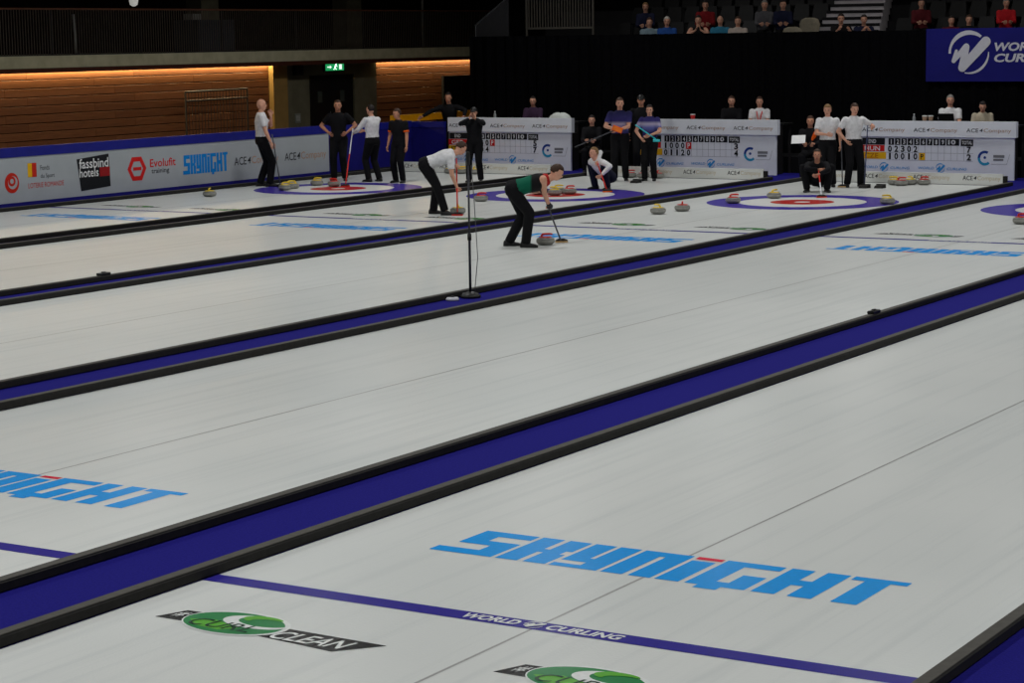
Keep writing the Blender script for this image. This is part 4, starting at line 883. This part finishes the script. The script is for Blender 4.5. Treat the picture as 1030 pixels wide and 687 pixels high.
flat('print_lines', [[(.04, .03 + k * .03), (.26, .03 + k * .03), (.26, .035 + k * .03), (.04, .035 + k * .03)] for k in range(5)], Frame(q + R @ V((0, .0035, .005)), R @ V((1, 0, 0)), (R @ V((0, -.68, .73)))), M_sbgrey, t, .001)
# house with crouching player in black
hd, tp = (-.08, 1.12, .003), (-.03, .40, .46); g1, g2 = grips(-.80, 2.55, 188, 1.72, hd, tp, (.80, .97), (0, .1, .7))
o, j = person('crouching player in black with long hair and a red-headed broom', -.80, 2.55, 188, 1.72, C_black, C_trous, 'brown', 'long', pose=dict(P=(0, -.16, .25), lean=46, head=(0, 4), LH=g1, LE=(-.9, -.2, .2), RH=g2, RE=(.9, -.2, .2), LF=(-.20, .06, 0, 18), RF=(.20, .06, 0, -18), LK=(-.6, 1, .4), RK=(.6, 1, .4), curl=1.0), hairstyle='long', skin=1)
broom(j['w'](tp), hd, 'red broom laid forward onto the ring by the crouching player in black', M_wood_p, M_redp, wide=(.85, .5, 0), tip=M_redp)
o, j = person('player in white shirt with a hand at the waist', -1.20, 4.02, 196, 1.72, C_white, C_trous, 'blond', pose=dict(LH=(-.28, .08, .90), RH=(.0, .24, 1.12), RE=(1, -.2, -.4), head=(0, -8), LF=(-.12, 0, 0, 10), RF=(.12, 0, 0, -10)), hairstyle='bun')
broom(j['w']((-.30, .10, .98)), j['w']((-.34, .16, .0)) + V((0, 0, .003)), 'dark upright broom between the two players in white shirts', M_grey_h, M_padtan, wide=(.85, .5, 0))
o, j = person('player in white shirt leaning on an upright broom', -.70, 4.2, 172, 1.74, C_white, C_trous, 'brown', pose=dict(LH=(-.34, .24, 1.24), LE=(-1, -.4, -.5), RH=(.20, .12, .98), RE=(1, -.4, 0), head=(4, -10), LF=(-.16, 0, 0, 14), RF=(.13, 0, 0, -14)), gloves=None)
p0 = j['LW']; broom(p0 + V((-.1, -.02, .06)), (p0.x - .16, p0.y - .03, .003), 'blue-grey upright broom of the player leaning beside the HUN plate', mat('broom_blue', (54, 62, 96), .4, .4, .05), M_black, wide=(.85, .5, 0))
t = thing('orange_pad', (-2.28, 6.05, .95), 'orange pad held up beside the seated person with papers', 'pad'); q = V((-2.22, 5.72, 1.02))
MB().ell(q, .07, .045, .16, (V((.85, .3, .4)).normalized(), V((-.3, .95, 0)).normalized(), V((.4, 0, .9)).normalized()), 14, 9).build('pad_body', M_orange, t, True); MB().tube([q + V((-.09, 0, -.16)), q + V((-.2, .05, -.3))], .015, 8).build('grip', M_black, t, True)

# officials behind the scoreboards
def off(label, x, y, h, shirt, hair, ch, **k): return sit(label, x, y, k.pop('deg', 190), h, shirt, hair, .3605, ch=ch, **k)
C_purple = cloth('plum', (62, 44, 66)); C_beige = cloth('beige', (190, 180, 158))
off('seated official in dark plum top behind the GER scoreboard', -11.15, 8.65, 1.74, C_purple, 'dark', 'dark chair of the official in plum', sleeve='long')
off('seated official in black jacket and white collar behind the middle scoreboard', -5.65, 8.65, 1.76, C_black, 'brown', 'dark chair of the official in black jacket')
off('seated official in white shirt with red lanyard', -4.92, 8.65, 1.74, C_white, 'brown', 'dark chair of the official with red lanyard', sleeve='short')
tg = thing('lanyard', (-4.86, 8.52, 1.22), 'red lanyard and pass on the white-shirted official', 'lanyard')
off('seated official in white shirt behind the laptop', -.22, 8.65, 1.80, C_white, 'grey', 'dark chair of the official behind the laptop', sleeve='short')
off('seated official in cream hooded top looking down', .53, 8.65, 1.66, C_beige, 'dark', 'dark chair of the official in cream top', pose=dict(lean=14, head=(0, -18)))
lo_ = V((-4.92, 8.65, 0)); R = Matrix.Rotation(heading(190), 3, 'Z')
for dx in (-.045, .045): MB().tube([lo_ + R @ V((dx * 1.5, .05, 1.40)), lo_ + R @ V((dx, .155, 1.30)), lo_ + R @ V((dx * .2, .165, 1.12))], .012, 6).build('strap', M_redp, tg)
q = lo_ + R @ V((0, .17, 1.06)); MB().box(q.x - .05, q.x + .05, q.y - .006, q.y + .006, q.z - .07, q.z + .07).build('pass_card', M_redp, tg)
# spectators
SPC = dict(vox=.026)
def spect(label, x, row, hd, shirt, hair, deg=185, **k):
    return sit(label, x, TY[row] + .6, deg, hd, shirt, hair, TZ[row] + .0005, group='spectators in the stand', vox=.024, **k)
CL = {k: cloth('spec_' + k, c) for k, c in {'paleblue': (120, 140, 150), 'blue': (40, 80, 150), 'black': (24, 22, 24), 'teal': (50, 120, 150), 'cream': (190, 176, 166), 'red': (130, 28, 34), 'navy': (30, 34, 58), 'grey': (88, 88, 92), 'darkred': (90, 30, 36), 'brightred': (196, 36, 44)}.items()}
spect('spectator in pale blue top at the front of the stand', -9.18, 0, 1.74, CL['paleblue'], 'brown')
spect('spectator with pale grey hair and bright blue top', -8.68, 0, 1.76, CL['blue'], 'white')
spect('spectator with bare arms and hands clasped before the face', -7.80, 0, 1.78, CL['black'], 'dark', sleeve='none', pose=dict(LH=(-.05, .22, 1.02), RH=(.05, .22, 1.02), LE=(-1, .4, -.7), RE=(1, .4, -.7), LD=(.2, 0, 1), RD=(-.2, 0, 1)))
spect('bald spectator in teal top at the front of the stand', -7.19, 0, 1.76, CL['teal'], None)
spect('spectator in cream top at the front of the stand', -6.70, 0, 1.72, CL['cream'], 'brown', sleeve='short')
spect('spectator in grey top with crossed arms in the second row', -6.46, 1, 1.72, CL['grey'], 'grey')
spect('spectator in navy jacket in the second row', -5.95, 1, 1.72, CL['navy'], 'dark')
spect('fair-haired spectator in navy top behind the pale blue top', -9.85, 1, 1.74, CL['navy'], 'blond')
spect('spectator in red top in the second row', -8.12, 1, 1.76, CL['red'], 'dark')
spect('spectator in dark top leaning on the parapet by the stairs', -3.95, 0, 1.76, CL['black'], 'dark', sleeve='short', pose=dict(lean=12, RH=(.10, .42, .98), LH=(-.2, .40, .96)))
spect('spectator in dark top with white sleeves by the stairs', -3.36, 0, 1.72, CL['navy'], 'dark', sleeve='short', pose=dict(lean=14, RH=(.05, .42, .98), LH=(-.12, .42, .98)))
spect('spectator in dark clothes behind the banner', -1.15, 0, 1.62, CL['darkred'], 'dark')
spect('spectator in brown top behind the banner emblem', -.72, 0, 1.64, CL['black'], 'brown')
spect('spectator in bright red top above the banner', -.18, 1, 1.60, CL['brightred'], 'grey')
spect('spectator in dark red top in the second row by the stairs', -2.30, 1, 1.66, CL['darkred'], 'dark')
# pale coats over seats by the stairs
for x, y, z, lab in ((-5.30, 11.38, 3.20, 'pale coat draped over a seat at the foot of the stairs'), (-5.2, 12.2, 3.42, 'cream coat draped over a second row seat by the stairs')):
    g = MB()
    g.rings([[V((x + (w_ * .24) * math.cos(a) + .02 * math.sin(3 * a), y + .06 * math.sin(a), z + dz)) for a in [k * math.pi / 8 for k in range(16)]] for w_, dz in ((1.1, -.38), (1.0, -.2), (1.15, 0.0), (.9, .12), (.4, .16))])
    tag(g.build('draped_coat', cloth('coat', (150, 142, 124)), None, True), lab, 'coat', 'coats on the stand seats')

# ------------------------------------------------------------------ finish bodies: one continuous surface each
dg = None
for o, vx, ex in PENDING:
    m = o.modifiers.new('r', 'REMESH'); m.mode = 'VOXEL'; m.voxel_size = vx; m.use_smooth_shade = True
    m = o.modifiers.new('s', 'SMOOTH'); m.factor = .5; m.iterations = 3
dg = bpy.context.evaluated_depsgraph_get(); dg.update()
new = []
for o, vx, ex in PENDING: new.append(bpy.data.meshes.new_from_object(o.evaluated_get(dg)))
for (o, vx, ex), me in zip(PENDING, new):
    old = o.data; mats = list(old.materials); o.modifiers.clear(); me.name = old.name
    if ex:
        vs = [tuple(v.co) for v in me.vertices]; fs = [tuple(p.vertices) for p in me.polygons]; mi = [0] * len(fs); n = len(vs)
        vs += ex.v; fs += [tuple(i + n for i in f) for f in ex.f]; mi += ex.m
        m2 = bpy.data.meshes.new(old.name); m2.from_pydata(vs, [], fs); m2.polygons.foreach_set('use_smooth', [True] * len(fs)) ; me = m2
        for m in mats: me.materials.append(m)
        me.polygons.foreach_set('material_index', mi)
    else:
        me.materials.clear()
        for m in mats: me.materials.append(m)
        me.polygons.foreach_set('material_index', [0] * len(me.polygons)); me.polygons.foreach_set('use_smooth', [True] * len(me.polygons))
    me.update(); o.data = me
